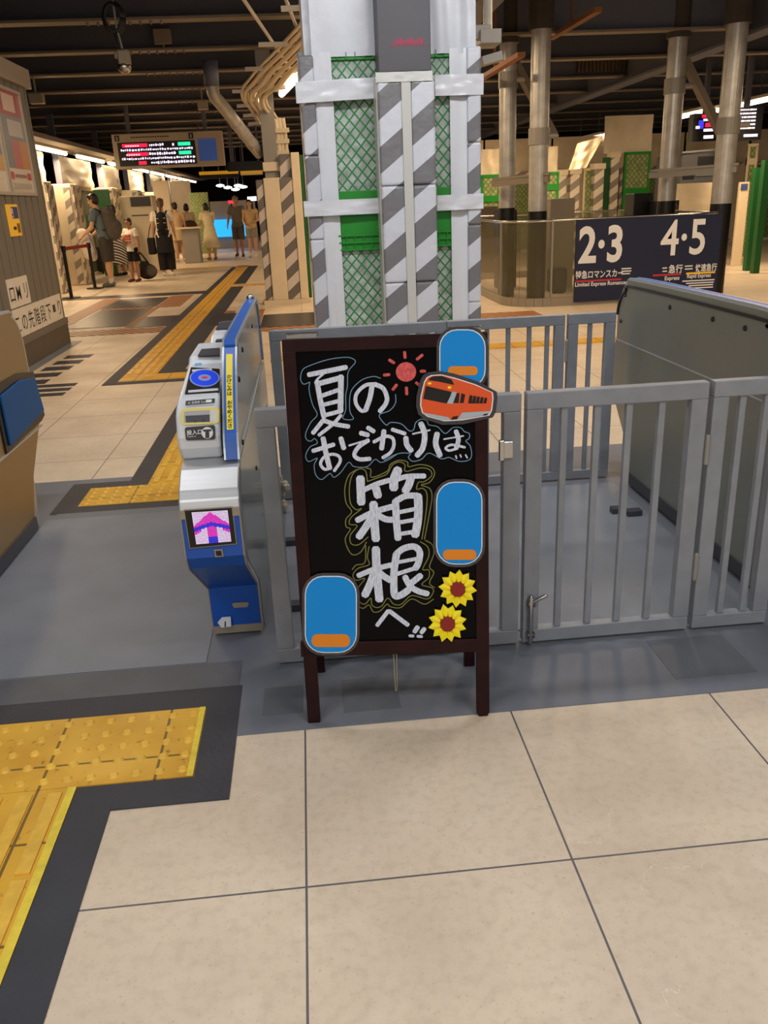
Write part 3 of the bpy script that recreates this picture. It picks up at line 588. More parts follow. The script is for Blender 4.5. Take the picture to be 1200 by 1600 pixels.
# yellow sticker with vertical writing along the blue trim
arc = [Vector((0, y, z)) for y, z in PAN]; nrm = []
for i in range(len(arc)):
    t_ = (arc[min(i+1, len(arc)-1)]-arc[max(i-1, 0)]).normalized(); nrm.append(Vector((0, -t_.z, t_.y)))
S = [0]
for i in range(1, len(arc)): S.append(S[-1]+(arc[i]-arc[i-1]).length)
def on_arc(s):
    for i in range(1, len(arc)):
        if S[i] >= s: f = (s-S[i-1])/(S[i]-S[i-1]); return arc[i-1].lerp(arc[i], f), nrm[i-1].lerp(nrm[i], f).normalized(), (arc[i]-arc[i-1]).normalized()
mb = MB(); pts = [on_arc(.09+.29*k/14) for k in range(15)]
contour_strip(mb, [((p+n*.010).y, (p+n*.010).z) for p, n, t_ in pts], -.270, -.250, .0012, 0)
word = '駆込注意かけこみはおやめください'
for k, chx in enumerate('　　　　　かけこみは　おやめください'):
    s_ = .375-.0165*(k+.9); 
    if s_ < .092: break
    p, n, t_ = on_arc(s_)
    if chx != '　': mb.text(chx, .0165, p+n*.0122+Vector((-.2685, 0, 0)), (1, 0, 0), t_, 1, bold=.02)
    elif k < 4: mb.box(-.266, -.256, p.y, p.y+.004, (p+n*.0118).z, (p+n*.0122).z, 1)
build(mb, 'yellow_sticker', [M['yellow'], M['ink']], tg)
# large steel gate on the right: seen from its flank
rg = ticket_gate(1.565, 1.745, 1.565, 1.612, 'large stainless steel ticket gate flank rising at the right edge behind the fence')
mb = MB(); prof(mb, FRONT[:-1]+[(2.44, .70)]+PAN[1:]+[(4.24, .62), (4.235, .47), (3.99, .24), (3.945, .03)], 1.558, 1.566); build(mb, 'flank', brushed_mat('dull steel flank', (168, 172, 164), .26, 2, .75), rg)
mb = MB(); mb.box(1.5545, 1.558, 2.36, 4.2, .700, .705); build(mb, 'seam', M['pale_trim'], rg)
mb2 = MB(); mb = MB(); contour_strip(mb, [(y, z-.035) for y, z in PAN[12:-4]], 1.551, 1.559, .012)
for y, z in ((4.08, .93), (4.12, .80), (3.55, .93), (3.15, .93), (2.9, .93)): mb2.frus((1.5585, y, z), (1.552, y, z), .011, .009, 10)
build(mb, 'rubber_seal', M['black'], rg); build(mb2, 'bolts', M['black'], rg)
mb = MB(); contour_strip(mb, FRONT[:5], 1.568, 1.742, .006); build(mb, 'front_face', M['face_blue'], rg)
mb = MB(); mb.box(1.552, 1.566, 2.68, 3.93, .02, .075); build(mb, 'kick_plate', M['dark_grey'], rg)
mb = MB(); prof(mb, HEAD, 1.618, 1.745); mb.box(1.64, 1.73, 2.95, 3.1, .946, .951, 1); build(mb, 'reader_head', [M['black'], M['dark_grey']], rg, bevel=.01)
# left gate: floor's tan reflection painted into the steel colour, blue end
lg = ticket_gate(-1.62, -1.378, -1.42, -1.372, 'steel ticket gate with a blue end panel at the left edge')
mb = MB(); prof(mb, [(2.30, .45), (2.30, .60), (2.44, .70)]+PAN[1:]+[(4.18, .69), (4.20, .47), (3.95, .24), (3.84, .03), (2.70, .03), (2.64, .2)], -1.378, -1.371); build(mb, 'flank', brushed_mat('steel flank with tan reflection', (180, 154, 112), .28, 2, .7), lg)
pl_ = plane(Vector((-1.368, 3.5, .5)), Vector((1, 0, 0)))
mb = MB(); prof(mb, [(3.66, .44), (3.66, .735), (3.99, .735), (4.215, .70), (4.26, .47), (4.20, .455)], -1.371, -1.362); build(mb, 'end_frame', M['black'], lg, bevel=.004)
mb = MB(); prof(mb, [(3.70, .465), (3.70, .69), (3.97, .705), (4.185, .675), (4.235, .50)], -1.362, -1.352); build(mb, 'end_panel', mat('slate blue panel', (26, 88, 146), .5, spec=.15), lg, bevel=.004)
mb = MB(); mb.box(-1.371, -1.364, 2.3, 4.2, .43, .438); build(mb, 'seam', M['pale_trim'], lg)
mb = MB(); mb.box(-1.372, -1.362, 2.70, 3.86, .012, .07); build(mb, 'kick_plate', M['dark_grey'], lg)

# ================================================================== chalkboard sign
F0, F1 = atZ(491, 1131, 0), atZ(755, 1120, 0); top = atY(600, 523, 2.135)
bp = plane(F0, (F1-F0).cross(top-F0)); BN = bp.n
cb = thing('chalkboard_sign', (.18, 2.15, 0), 'black A-frame chalkboard with dark wooden frame and chalk writing, standing before the fence', 'chalkboard')
TH = .020
def board_poly(mb, pts, h0, h1, m=0): pxpoly(mb, bp, pts, h0, h1, m)
mb = MB(); board_poly(mb, [(461, 548), (741, 537), (744, 1003), (486, 1010)], -.014, -.007); build(mb, 'chalk_panel', M['board'], cb)
mb = MB(); board_poly(mb, [(440, 531), (762, 518.5), (761.8, 540), (441, 551)], -TH, 0); build(mb, 'top_rail', M['wood'], cb, bevel=.002)
mb = MB(); board_poly(mb, [(469, 1005), (745, 998.5), (745, 1019), (470.5, 1027)], -TH, 0); build(mb, 'bottom_rail', M['wood'], cb, bevel=.002)
mb = MB(); board_poly(mb, [(441, 550), (462, 549.5), (500.5, 1127), (498, 1131.5), (484, 1132.5), (481, 1128)], -TH, 0); build(mb, 'leg', M['wood'], cb, bevel=.002)
mb = MB(); board_poly(mb, [(741, 540.5), (762, 540), (765, 1113), (762, 1119), (749, 1120), (745, 1115)], -TH, 0); build(mb, 'leg', M['wood'], cb, bevel=.002)
# rear frame, seen below the bottom rail
RL, RR = atZ(500, 1050, .0), atZ(733, 1040, .0); TL, TR = bp(445, 535, -.03), bp(757, 522, -.03)
for a, c in ((TL+Vector((.03, 0, 0)), RL), (TR-Vector((.03, 0, 0)), RR)):
    mb = MB(); mb.bar(c, a, .034, .02, Vector((0, 1, 0))); build(mb, 'rear_leg', M['wood'], cb, bevel=.002)
mb = MB()
for f in (.04, .82): mb.bar((TL+Vector((.03, 0, 0))).lerp(RL, f), (TR-Vector((.03, 0, 0))).lerp(RR, f), .018, .034, Vector((0, 0, 1)))
q = [(TL+Vector((.03, .004, 0))).lerp(RL, .05), (TR+Vector((-.03, .004, 0))).lerp(RR, .05), (TR+Vector((-.03, .004, 0))).lerp(RR, .80), (TL+Vector((.03, .004, 0))).lerp(RL, .80)]
mb.prism(q, (0, .006, 0)); build(mb, 'rear_panel', M['wood'], cb)
for x0, y0, x1, y1 in ((447, 526.5, 494, 524.5), (705, 516.5, 752, 514.5)):
    mb = MB(); a, c = bp(x0, y0, -.018), bp(x1, y1, -.018); mb.bar(a, c, .022, .008); mb.cap(a+Vector((0, .012, .002)), c+Vector((0, .012, .002)), .005); build(mb, 'hinge', M['chrome'], cb)
a = bp(617, 1020, -.01); c1, c2 = (atY(619.5, 1079, a.y+.05) for _ in (0, 1))
mb = MB(); mb.tube([a+Vector((-.004, 0, 0)), c1+Vector((-.003, 0, 0)), c1], .0013, 5); mb.tube([a+Vector((.005, 0, 0)), c1+Vector((.002, 0, .01)), c1], .0013, 5); build(mb, 'string', M['string'], cb)
# chalk strokes: px from zoomed crops -> points on the board
SURF = -.0068
def crop(ox, oy, s): return lambda pts: [(ox+x/s, oy+y/s) for x, y in pts]
c1_, c2_, c3_, c4_ = crop(460, 550, 7.5), crop(600, 510, 6.6667), crop(530, 720, 7.5), crop(530, 840, 7.5)
PX = (bp(560, 760)-bp(460, 760)).length/100
def strokes(name, m, items, parent=cb):
    mb = MB(); h = SURF
    for cf, w, pts, sm, sc in items:
        h += .000025; P = [bp(x, y, h) for x, y in cf(pts)]
        if sm: P = catmull(P, 6)
        mb.strip(P, w/sc*PX, BN, ends=w > 14)
    return build(mb, name, m, parent)
L1 = [(c1_, 55, [(165, 270), (605, 182)], 0, 7.5), (c1_, 24, [(340, 258), (270, 320), (240, 365)], 1, 7.5), (c1_, 60, [(262, 350), (300, 560), (345, 765)], 1, 7.5), (c1_, 60, [(265, 378), (545, 305)], 0, 7.5), (c1_, 65, [(545, 290), (538, 700)], 0, 7.5), (c1_, 48, [(325, 515), (510, 450)], 0, 7.5), (c1_, 46, [(340, 622), (520, 578)], 0, 7.5), (c1_, 48, [(345, 748), (550, 695)], 0, 7.5), (c1_, 40, [(545, 745), (450, 850), (285, 980)], 1, 7.5), (c1_, 50, [(340, 800), (215, 955)], 0, 7.5), (c1_, 52, [(335, 805), (470, 850), (635, 878)], 1, 7.5),
      (c1_, 58, [(912, 385), (885, 540), (835, 685)], 1, 7.5), (c1_, 42, [(840, 690), (780, 690), (718, 600), (730, 490), (830, 395), (940, 378)], 1, 7.5), (c1_, 52, [(940, 380), (1040, 430), (1085, 540), (1065, 620), (1000, 700)], 1, 7.5)]
L2 = [(c1_, 50, [(215, 1165), (460, 1090)], 0, 7.5), (c1_, 60, [(335, 1015), (370, 1200), (412, 1370)], 1, 7.5), (c1_, 36, [(410, 1370), (350, 1380), (305, 1320), (340, 1245), (430, 1205), (515, 1225), (535, 1290), (465, 1400)], 1, 7.5), (c1_, 58, [(543, 1015), (578, 1135)], 0, 7.5),
      (c1_, 22, [(640, 1102), (760, 1065), (870, 1035)], 1, 7.5), (c1_, 50, [(865, 1040), (750, 1120), (702, 1210), (760, 1262), (885, 1258)], 1, 7.5), (c1_, 56, [(775, 955), (862, 978)], 0, 7.5), (c1_, 52, [(860, 892), (930, 935)], 0, 7.5),
      (c1_, 40, [(930, 1060), (1060, 995), (1150, 1015), (1165, 1100), (1125, 1185), (1035, 1245)], 1, 7.5), (c1_, 58, [(1050, 930), (1022, 1140)], 0, 7.5), (c2_, 40, [(85, 1078), (220, 1122)], 0, 6.67),
      (c2_, 55, [(228, 1165), (240, 1240), (285, 1300)], 1, 6.67), (c2_, 18, [(300, 1125), (480, 1085)], 0, 6.67), (c2_, 58, [(385, 1015), (425, 1130), (405, 1270), (345, 1350)], 1, 6.67),
      (c2_, 58, [(555, 1122), (540, 1230), (585, 1350)], 1, 6.67), (c2_, 16, [(625, 1180), (830, 1145)], 0, 6.67), (c2_, 48, [(752, 1095), (778, 1180), (755, 1275)], 1, 6.67), (c2_, 26, [(755, 1280), (680, 1298), (645, 1270), (710, 1238), (845, 1265)], 1, 6.67),
      (c2_, 16, [(750, 1350), (758, 1380)], 0, 6.67), (c2_, 16, [(796, 1342), (806, 1368)], 0, 6.67), (c2_, 16, [(852, 1342), (870, 1375)], 0, 6.67)]
L3 = [(c3_, 100, [(247, 210), (258, 500)], 0, 7.5), (c3_, 62, [(290, 348), (440, 280), (585, 235)], 1, 7.5), (c3_, 95, [(432, 330), (455, 420)], 0, 7.5), (c3_, 105, [(690, 110), (645, 220), (640, 330)], 1, 7.5), (c3_, 62, [(660, 230), (800, 190), (1000, 185)], 1, 7.5), (c3_, 95, [(840, 210), (815, 290), (775, 360)], 1, 7.5),
      (c3_, 72, [(210, 705), (400, 610), (620, 545)], 1, 7.5), (c3_, 100, [(402, 510), (412, 720), (430, 930)], 1, 7.5), (c3_, 88, [(370, 690), (300, 800), (230, 900)], 1, 7.5), (c3_, 76, [(455, 645), (540, 690), (620, 700)], 1, 7.5),
      (c3_, 85, [(660, 480), (672, 720), (690, 920)], 1, 7.5), (c3_, 74, [(670, 475), (780, 420), (920, 415)], 1, 7.5), (c3_, 100, [(925, 420), (930, 600), (915, 760), (890, 880)], 1, 7.5), (c3_, 50, [(695, 612), (890, 572)], 0, 7.5), (c3_, 50, [(720, 728), (885, 698)], 0, 7.5), (c3_, 52, [(735, 862), (890, 838)], 0, 7.5)]
L4 = [(c4_, 100, [(430, 140), (440, 400), (472, 740)], 1, 7.5), (c4_, 66, [(225, 455), (410, 380), (610, 330)], 1, 7.5), (c4_, 96, [(405, 440), (360, 560), (300, 685)], 1, 7.5), (c4_, 80, [(455, 405), (520, 460), (600, 510)], 1, 7.5),
      (c4_, 88, [(672, 200), (645, 380), (640, 560), (655, 690), (730, 680), (810, 625)], 1, 7.5), (c4_, 80, [(670, 200), (760, 135), (880, 115), (945, 180), (930, 300), (895, 370)], 1, 7.5), (c4_, 46, [(670, 302), (900, 258)], 0, 7.5), (c4_, 52, [(665, 440), (910, 362)], 0, 7.5), (c4_, 78, [(955, 455), (850, 540)], 0, 7.5), (c4_, 74, [(772, 470), (830, 575), (920, 635), (1035, 668)], 1, 7.5)]
L5 = [(c4_, 52, [(445, 1040), (575, 870)], 0, 7.5), (c4_, 56, [(590, 872), (805, 1035)], 0, 7.5), (c4_, 60, [(920, 1060), (885, 1115)], 0, 7.5), (c4_, 56, [(1000, 1080), (965, 1125)], 0, 7.5), (c4_, 38, [(825, 1163), (870, 1165)], 0, 7.5), (c4_, 38, [(920, 1168), (970, 1172)], 0, 7.5)]
for L in (L1, L2, L3, L4, L5): strokes('chalk_lettering', M['chalk'], L)
O1 = [(c1_, 9, [(180, 355), (105, 380), (70, 320), (90, 220), (170, 165), (400, 90), (600, 65), (690, 85), (710, 130), (630, 235), (620, 400), (600, 520), (600, 680), (570, 785), (690, 790), (650, 700), (650, 520), (690, 420), (800, 325), (930, 290), (1010, 312)], 1, 7.5),
      (c1_, 9, [(178, 355), (170, 450), (210, 620), (265, 740), (190, 830), (130, 960), (140, 1030), (190, 1050), (235, 1020), (265, 1075), (180, 1120), (130, 1220), (165, 1290), (265, 1250), (230, 1330), (250, 1450), (320, 1500), (415, 1430), (460, 1475), (540, 1420), (635, 1300), (700, 1350), (850, 1350), (945, 1265), (1010, 1300), (1100, 1270), (1200, 1205)], 1, 7.5),
      (c2_, 9, [(120, 710), (120, 800), (60, 880), (-50, 930), (20, 1030), (70, 1005), (180, 1020), (260, 1090), (310, 1080), (330, 1010), (390, 970), (450, 990), (470, 1030), (560, 1050), (640, 1120), (720, 1060), (800, 1060), (840, 1100), (890, 1120), (890, 1170), (855, 1200), (900, 1250), (915, 1350), (880, 1400), (780, 1410), (680, 1370), (600, 1385), (470, 1325), (390, 1390), (300, 1410), (255, 1370), (270, 1330), (150, 1330), (0, 1400)], 1, 6.67)]
strokes('chalk_outline', M['chalk_blue'], O1)
O2 = [(c3_, 12, p, 1, 7.5) for p in ([(200, 110), (110, 180), (65, 330), (80, 500), (145, 605), (80, 690), (80, 780), (130, 810), (70, 920), (100, 1040), (160, 1110), (250, 1080), (320, 960)], [(330, 250), (310, 130), (240, 100), (160, 160), (120, 300), (130, 500), (200, 580), (260, 570), (140, 670), (120, 750), (210, 770), (130, 880), (140, 980), (230, 990), (340, 900)],
      [(330, 250), (450, 205), (560, 160), (620, 60), (700, 20), (770, 50), (780, 130), (950, 90), (1060, 110), (1085, 180), (1000, 250), (930, 260), (910, 340), (980, 330), (1030, 400), (1020, 600), (970, 930)], [(310, 90), (370, 110), (380, 200), (560, 130), (600, 50), (700, 0), (800, 20), (815, 75), (950, 50), (1080, 80), (1120, 160), (1060, 260), (960, 290), (1060, 330), (1090, 430), (1060, 620), (1000, 930)])]
O2 += [(c4_, 12, p, 1, 7.5) for p in ([(950, 55), (1040, 120), (1050, 230), (980, 380), (1050, 390), (1050, 480), (970, 560), (1090, 600), (1100, 660), (1030, 730), (850, 690), (730, 790), (640, 790), (570, 720), (500, 810), (430, 830), (380, 790), (370, 720), (300, 790), (230, 750), (210, 620), (300, 490), (200, 510), (160, 450), (220, 370), (350, 325), (330, 240), (350, 110)],
      [(1010, 40), (1090, 90), (1110, 200), (1060, 350), (1110, 420), (1060, 540), (1120, 600)], [(1110, 730), (1000, 790), (850, 730), (720, 830), (600, 820), (560, 790), (480, 870), (400, 880), (350, 800), (280, 840), (220, 810)], [(150, 385), (200, 330), (300, 300), (310, 100)])]
strokes('chalk_outline', M['chalk_olive'], O2)
S_ = [(c2_, 30, p, 0, 6.67) for p in ([(215, 270), (220, 330)], [(345, 345), (400, 300)], [(55, 352), (105, 382)], [(385, 470), (430, 470)], [(0, 510), (55, 506)], [(92, 662), (132, 612)], [(234, 640), (238, 710)], [(336, 590), (380, 622)])]
sun = strokes('chalk_sun', M['chalk_red'], S_)
mb = MB(); board_poly(mb, [(600+(230+106*math.cos(2*PI*i/30))/6.667, 510+(477+102*math.sin(2*PI*i/30))/6.667) for i in range(30)], SURF, SURF+.0003); build(mb, 'sun_disc', M['chalk_red'], sun)

# ------------------------------------------------------------------ paper cutouts taped to the board
def rnd(x0, y0, x1, y1, r, k=5):
    out = []
    for cx, cy, a in ((x1-r, y0+r, -90), (x1-r, y1-r, 0), (x0+r, y1-r, 90), (x0+r, y0+r, 180)):
        for i in range(k+1): g = math.radians(a+90*i/k); out.append((cx+r*math.cos(g), cy+r*math.sin(g)))
    return out
def paper_card(x0, y0, x1, y1, r, label, bands):
    t = thing('paper_cutout', bp((x0+x1)/2, (y0+y1)/2, .002), label, 'paper cutout', 'blue paper cutouts on the chalkboard')
    for nm, m, g, h0, h1 in (('film_edge', 'card_dark', 6, .0006, .0016), ('white_edge', 'card_white', 1.6, .0016, .0026), ('blue_sheet', 'card_blue', 0, .0026, .0036)):
        mb = MB(); board_poly(mb, rnd(x0-g, y0-g, x1+g, y1+g, r+g), h0, h1); build(mb, nm, M[m], t)
    for bx0, by0, bx1, by1, m in bands:
        mb = MB(); board_poly(mb, rnd(bx0, by0, bx1, by1, min(bx1-bx0, by1-by0)*.45), .0036, .0044); build(mb, 'paper_patch', M[m], t)
paper_card(688, 516, 757, 604, 26, 'plain blue paper cutout above the orange train at the top right of the board', [(700, 572, 746, 586, 'card_orange')])
paper_card(683, 754, 752, 880, 27, 'tall plain blue paper cutout at the right edge of the board beside the big lettering', [(692, 858, 744, 874, 'card_orange')])
paper_card(478, 901, 556, 1018, 27, 'plain blue paper cutout at the lower left corner of the board', [(487, 990, 547, 1010, 'card_orange')])
c5 = crop(640, 575, 8.571)
tr = thing('train_cutout', bp(712, 620, .002), 'orange train paper cutout at the upper right of the board', 'paper cutout')
body = [(205, 190), (240, 130), (300, 102), (430, 96), (600, 140), (870, 225), (1095, 325), (1105, 400), (1085, 560), (1050, 625), (700, 680), (470, 695), (250, 640), (180, 590), (155, 500), (160, 380)]
cx, cy = 630, 400
def grow(pts, k): return [(cx+(x-cx)*(1+k/abs(max(1, math.hypot(x-cx, y-cy)))), cy+(y-cy)*(1+k/abs(max(1, math.hypot(x-cx, y-cy))))) for x, y in pts]
for nm, m, k, h0, h1 in (('film_edge', 'card_dark', 70, .0046, .0054), ('white_edge', 'card_white', 16, .0054, .0062), ('train_body', 'train_orange', 0, .0062, .007)):
    mb = MB(); board_poly(mb, c5(grow(body, k)), h0, h1); build(mb, nm, M[m], tr)
def tp_(name, m, polys):
    mb = MB()
    for p in polys: board_poly(mb, c5(p), .007, .0076)
    build(mb, name, M[m], tr)
tp_('window', 'black', [[(215, 235), (570, 318), (495, 470), (180, 408)], [(270, 130), (320, 106), (430, 104), (560, 150), (595, 222), (400, 180), (250, 158)], [(630, 330), (665, 330), (655, 465), (580, 462)], [(690, 332), (742, 350), (720, 462), (668, 465)]])
tp_('window', 'black', [[(800+i*50, 358+i*8), (840+i*49, 364+i*8), (830+i*48, 470), (780+i*50, 468)] for i in range(5)])
tp_('grey_skirt', 'train_grey', [[(175, 590), (520, 655), (545, 690), (460, 694), (250, 640)], [(700, 592), (1080, 572), (1050, 622), (640, 684)], [(560, 312), (628, 320), (575, 475), (492, 470)]])
tp_('bogie', 'black', [[(575, 645), (650, 634), (630, 680), (550, 688)], [(990, 610), (1050, 602), (1030, 626), (975, 634)]])
tp_('headlight', 'petal', [[(265+26*math.cos(i), 202+16*math.sin(i)) for i in [k*PI/6 for k in range(12)]], [(530+26*math.cos(i), 256+18*math.sin(i)) for i in [k*PI/6 for k in range(12)]]])
for k, (x, y, l) in enumerate(((715, 919, 'yellow paper sunflower, upper of the two on the board'), (699, 973, 'yellow paper sunflower, lower of the two on the board'))):
    t = thing('paper_sunflower', bp(x, y, 0), l, 'paper flower', 'paper sunflowers on the chalkboard')
    for i in range(12):
        g = 2*PI*i/12+k*.2+.1; R_ = 30*(.97+.05*random.random()); w = .26; h1 = .006+.0015*(i % 2)
        mb = MB()
        pts = [(x+11*math.cos(g-w), y+11*math.sin(g-w)), (x+22*math.cos(g-w*1.15), y+22*math.sin(g-w*1.15)), (x+R_*math.cos(g), y+R_*math.sin(g)), (x+22*math.cos(g+w*1.15), y+22*math.sin(g+w*1.15)), (x+11*math.cos(g+w), y+11*math.sin(g+w))]
        mid = [(x+10*math.cos(g), y+10*math.sin(g)), (x+R_*math.cos(g), y+R_*math.sin(g))]
        b0 = len(mb.v); mb.v += [bp(*pts[0], h1*.4), bp(*pts[1], h1*.5), bp(*pts[2], h1*.9), bp(*mid[0], h1+.004), bp(*pts[3], h1*.5), bp(*pts[4], h1*.4)]
        mb.v += [bp(*pts[0], .0006), bp(*pts[1], .0006), bp(*pts[2], .0008), bp(*pts[3], .0006), bp(*pts[4], .0006)]
        for f in ((0, 1, 3), (1, 2, 3), (3, 2, 4), (3, 4, 5)): mb.face([b0+q for q in f], 0)
        for f in ((0, 6, 7, 1), (1, 7, 8, 2), (2, 8, 9, 4), (4, 9, 10, 5), (6, 10, 9, 8, 7), (0, 3, 5, 10, 6)): mb.face([b0+q for q in f], 1)
        build(mb, 'petal', [M['petal'], M['petal_dark']], t)
    mb = MB(); board_poly(mb, [(x+12.5*math.cos(2*PI*i/8+.39), y+12.5*math.sin(2*PI*i/8+.39)) for i in range(8)], .004, .012); build(mb, 'flower_core', M['flower_core'], t, bevel=.002)
# ================================================================== kiosk wall on the left
KX = -2.83
b = MB(); b.box(-7, KX-.012, 6.2, 10.2, 0, 2.69)
for i in range(22): y = 10.128-(i+1)*.211; b.box(KX-.014, KX, y+.02, y+.207, .28, 2.69)
b.box(KX-.014, KX, 10.148, 10.2, .28, 2.69)
for i in range(40): b.box(KX-.1*i-.1, KX-.1*i-.028, 10.2, 10.212, .28, 2.69)
struct(build(b, 'wall_left', M['siding']))
b = MB(); b.box(-7, KX+.012, 6.2, 10.225, 0, .235); struct(build(b, 'baseboard_left', M['siding_dark']))
b = MB(); b.box(-7, KX+.02, 6.2, 10.235, .235, .30); struct(build(b, 'trim_1', M['siding']))
b = MB(); b.box(-7.1, KX+.05, 6.1, 10.26, 2.69, 2.88); struct(build(b, 'trim_2', M['housing'], bevel=.01))
b = MB(); b.box(KX+.012, KX+.12, 6.2, 10.3, 0, .006); struct(build(b, 'trim_3', M['mat_light']))
YU = (Vector((0, 1, 0)), Vector((0, 0, 1)))
def wall_poster(Y0, Y1, z0, z1, label, blocks, name='poster', frame=True, cat='poster'):
    t = thing(name, (KX+.01, (Y0+Y1)/2, z0), label, cat)
    if frame:
        mb = MB(); w = .03
        mb.box(KX, KX+.03, Y0, Y1, z0, z0+w); mb.box(KX, KX+.03, Y0, Y1, z1-w, z1); mb.box(KX, KX+.03, Y0, Y0+w, z0+w, z1-w); mb.box(KX, KX+.03, Y1-w, Y1, z0+w, z1-w)
        build(mb, 'poster_frame', M['frame_silver'], t)
    e = .03 if frame else 0
    mb = MB(); mb.box(KX, KX+.012, Y0+e, Y1-e, z0+e, z1-e); sh = build(mb, 'poster_sheet', mat('poster paper', (226, 214, 198), .25) if frame else M['sign_yellow'], t)
    for k, (u0, u1, v0, v1, c) in enumerate(blocks):
        mb = MB(); yy = lambda u: Y0+e+(Y1-Y0-2*e)*u; zz = lambda v: z0+e+(z1-z0-2*e)*v
        mb.box(KX+.012, KX+.0130+.0006*k, yy(u0), yy(u1), zz(v0), zz(v1)); build(mb, 'printed_block', mat('print %d' % k, c, .3), sh)
    return t
wall_poster(9.06, 9.86, 1.62, 2.62, 'framed colourful poster nearest the kiosk corner, red at the top', [(0, 1, .76, 1, (176, 52, 62)), (.25, .75, .80, .97, (226, 196, 186)), (0, 1, .52, .76, (126, 130, 142)), (.3, .9, .56, .72, (196, 190, 186)), (0, .33, .24, .52, (120, 128, 140)), (.33, .66, .24, .52, (196, 92, 104)), (.66, 1, .24, .52, (206, 132, 66)), (.05, .2, .13, .2, (196, 60, 80)), (.8, .95, .13, .2, (196, 60, 80)), (.25, .75, .15, .18, (150, 110, 110)), (.1, .9, .04, .09, (190, 180, 170))])
wall_poster(8.2, 9.02, 1.62, 2.62, 'framed poster cut off by the left edge of the photo', [(0, 1, .70, 1, (150, 60, 66)), (0, 1, .35, .70, (130, 136, 146)), (0, 1, .2, .35, (206, 160, 90))])
wall_poster(8.83, 9.16, 1.24, 1.535, 'small yellow notice on the corrugated kiosk wall', [(.35, .95, .55, .92, (66, 76, 130)), (.3, .5, .58, .88, (226, 216, 206)), (.33, .47, .62, .72, (180, 50, 60)), (.3, .55, .2, .3, (60, 40, 30)), (.65, .9, .1, .4, (150, 100, 40))], 'notice', False, 'notice')
def paper_row(Y0, zb, zt, chars, label):
    w = .211; t = thing('paper_sign', (KX, Y0, zb), label, 'sign')
    for k, cx in enumerate(chars):
        mb = MB(); y = Y0+k*w; mb.box(KX, KX+.008, y, y+w-.012, zb, zt, 0)
        if cx == '■': mb.box(KX+.008, KX+.009, y+.05, y+.15, zb+.1, zb+.18, 2)
        elif cx != ' ': mb.text(cx, .19, (KX+.0088, y+.002, zb+.06), *YU, 1, bold=.005, sx=1.0)
        build(mb, 'paper_panel', [M['paper'], M['ink'], mat('brown mark', (70, 50, 40), .6)], t)
paper_row(8.44, .305, .578, 'この先階段下■り', 'lower white paper sign with large black characters on the kiosk wall')
paper_row(8.44, .592, .862, 'ロMリ', 'upper white paper sign with large black characters on the kiosk wall')

# ================================================================== big wrapped pillar behind the fence
PY = 6.4
def xs(x, y=300, Y=PY): return atY(x, y, Y).x
def zs(y, x=600, Y=PY): return atY(x, y, Y).z
wp = thing('wrapped_pillar', (.68, 6.9, 0), 'large pillar wrapped in green net panels, white sheet and striped grey pads, behind the chalkboard', 'pillar')
def wbox(name, m, x0, x1, y0, y1, th=.03, Yf=PY, bev=0, zabs=None):
    mb = MB(); z1, z0 = (zs(y0, Y=Yf), zs(y1, Y=Yf)) if zabs is None else (zabs[1], zabs[0])
    mb.box(xs(x0, Y=Yf), xs(x1, Y=Yf), Yf, Yf+th, z0, z1); return build(mb, name, m, wp, bevel=bev)
XL, XR = xs(479), xs(752)
mb = MB(); mb.box(XL+.05, XR-.05, PY+.08, PY+1.15, 0, 4.7); build(mb, 'core', M['sheet_cool'], wp)
zt = zs(78)
for nm, x0, x1, se in (('left', 484, 600, 1), ('right', 668, 744, 5)):
    mb = MB(); a, c = xs(x0, 40), xs(x1, 40); mb.sheet((a, PY+.02, zt-.03), (c, PY+.02, zt-.03), (c, PY+.02, 4.6), (a, PY+.02, 4.6), 24, 20, .012, .004, se, 0, 5); build(mb, 'white_sheet', M['sheet_cool'], wp, smooth=True)
wbox('net_panel', M['net'], 520, 712, 90, 300, .02, PY+.05); wbox('net_panel', M['net'], 520, 712, 385, 520, .02, PY+.05, zabs=(0.05, zs(385)))
for ya, yb in ((78, 92), (296, 311), (334, 388)):
    wbox('green_frame', M['green'], 520, 712, ya, yb, .05, PY+.03, .004)
mb = MB()
for ya in (366, 377, 388): mb.box(xs(520), xs(712), PY+.012, PY+.03, zs(ya)-.006, zs(ya)+.006)
for k in range(14): mb.box(xs(524)+k*.062, xs(524)+k*.062+.006, PY+.014, PY+.03, zs(388), zs(366))
for k in range(14): mb.box(xs(524)+k*.062, xs(524)+k*.062+.006, PY+.014, PY+.03, zs(90), zs(79))
build(mb, 'green_ribs', M['green'], wp)
for x0, x1 in ((501, 529), (705, 732)):
    mb = MB(); mb.sheet((xs(x0), PY+.015, 0), (xs(x1), PY+.015, 0), (xs(x1), PY+.015, zt), (xs(x0), PY+.015, zt), 8, 40, .006, .004, x0, 0, 2); build(mb, 'vertical_tape', M['tape_cool'], wp, smooth=True)
M['stripe_col'] = stripe_mat('grey white pad on pillar', (118, 118, 123), (206, 211, 222), .335, .75)
def pad(x0, x1, y0, Yf, name='striped_pad', m='stripe_col', joints=(242, 440, 560), th=.05):
    z1 = zs(y0, Y=Yf); cuts = [z1]+[zs(j, Y=Yf) for j in joints]+[0.0]; cuts = [c for c in cuts if c >= 0]
    for a, c in zip(cuts[:-1], cuts[1:]):
        if a-c < .02: continue
        mb = MB(); mb.box(xs(x0, Y=Yf), xs(x1, Y=Yf), Yf, Yf+th, c+.004, a); build(mb, name, M[m], wp, bevel=.014, seg=3)
pad(480, 502, 82, PY-.02, joints=(239, 370, 515)); pad(731.5, 752, 76, PY-.02, joints=(228, 358, 480))
mb = MB()
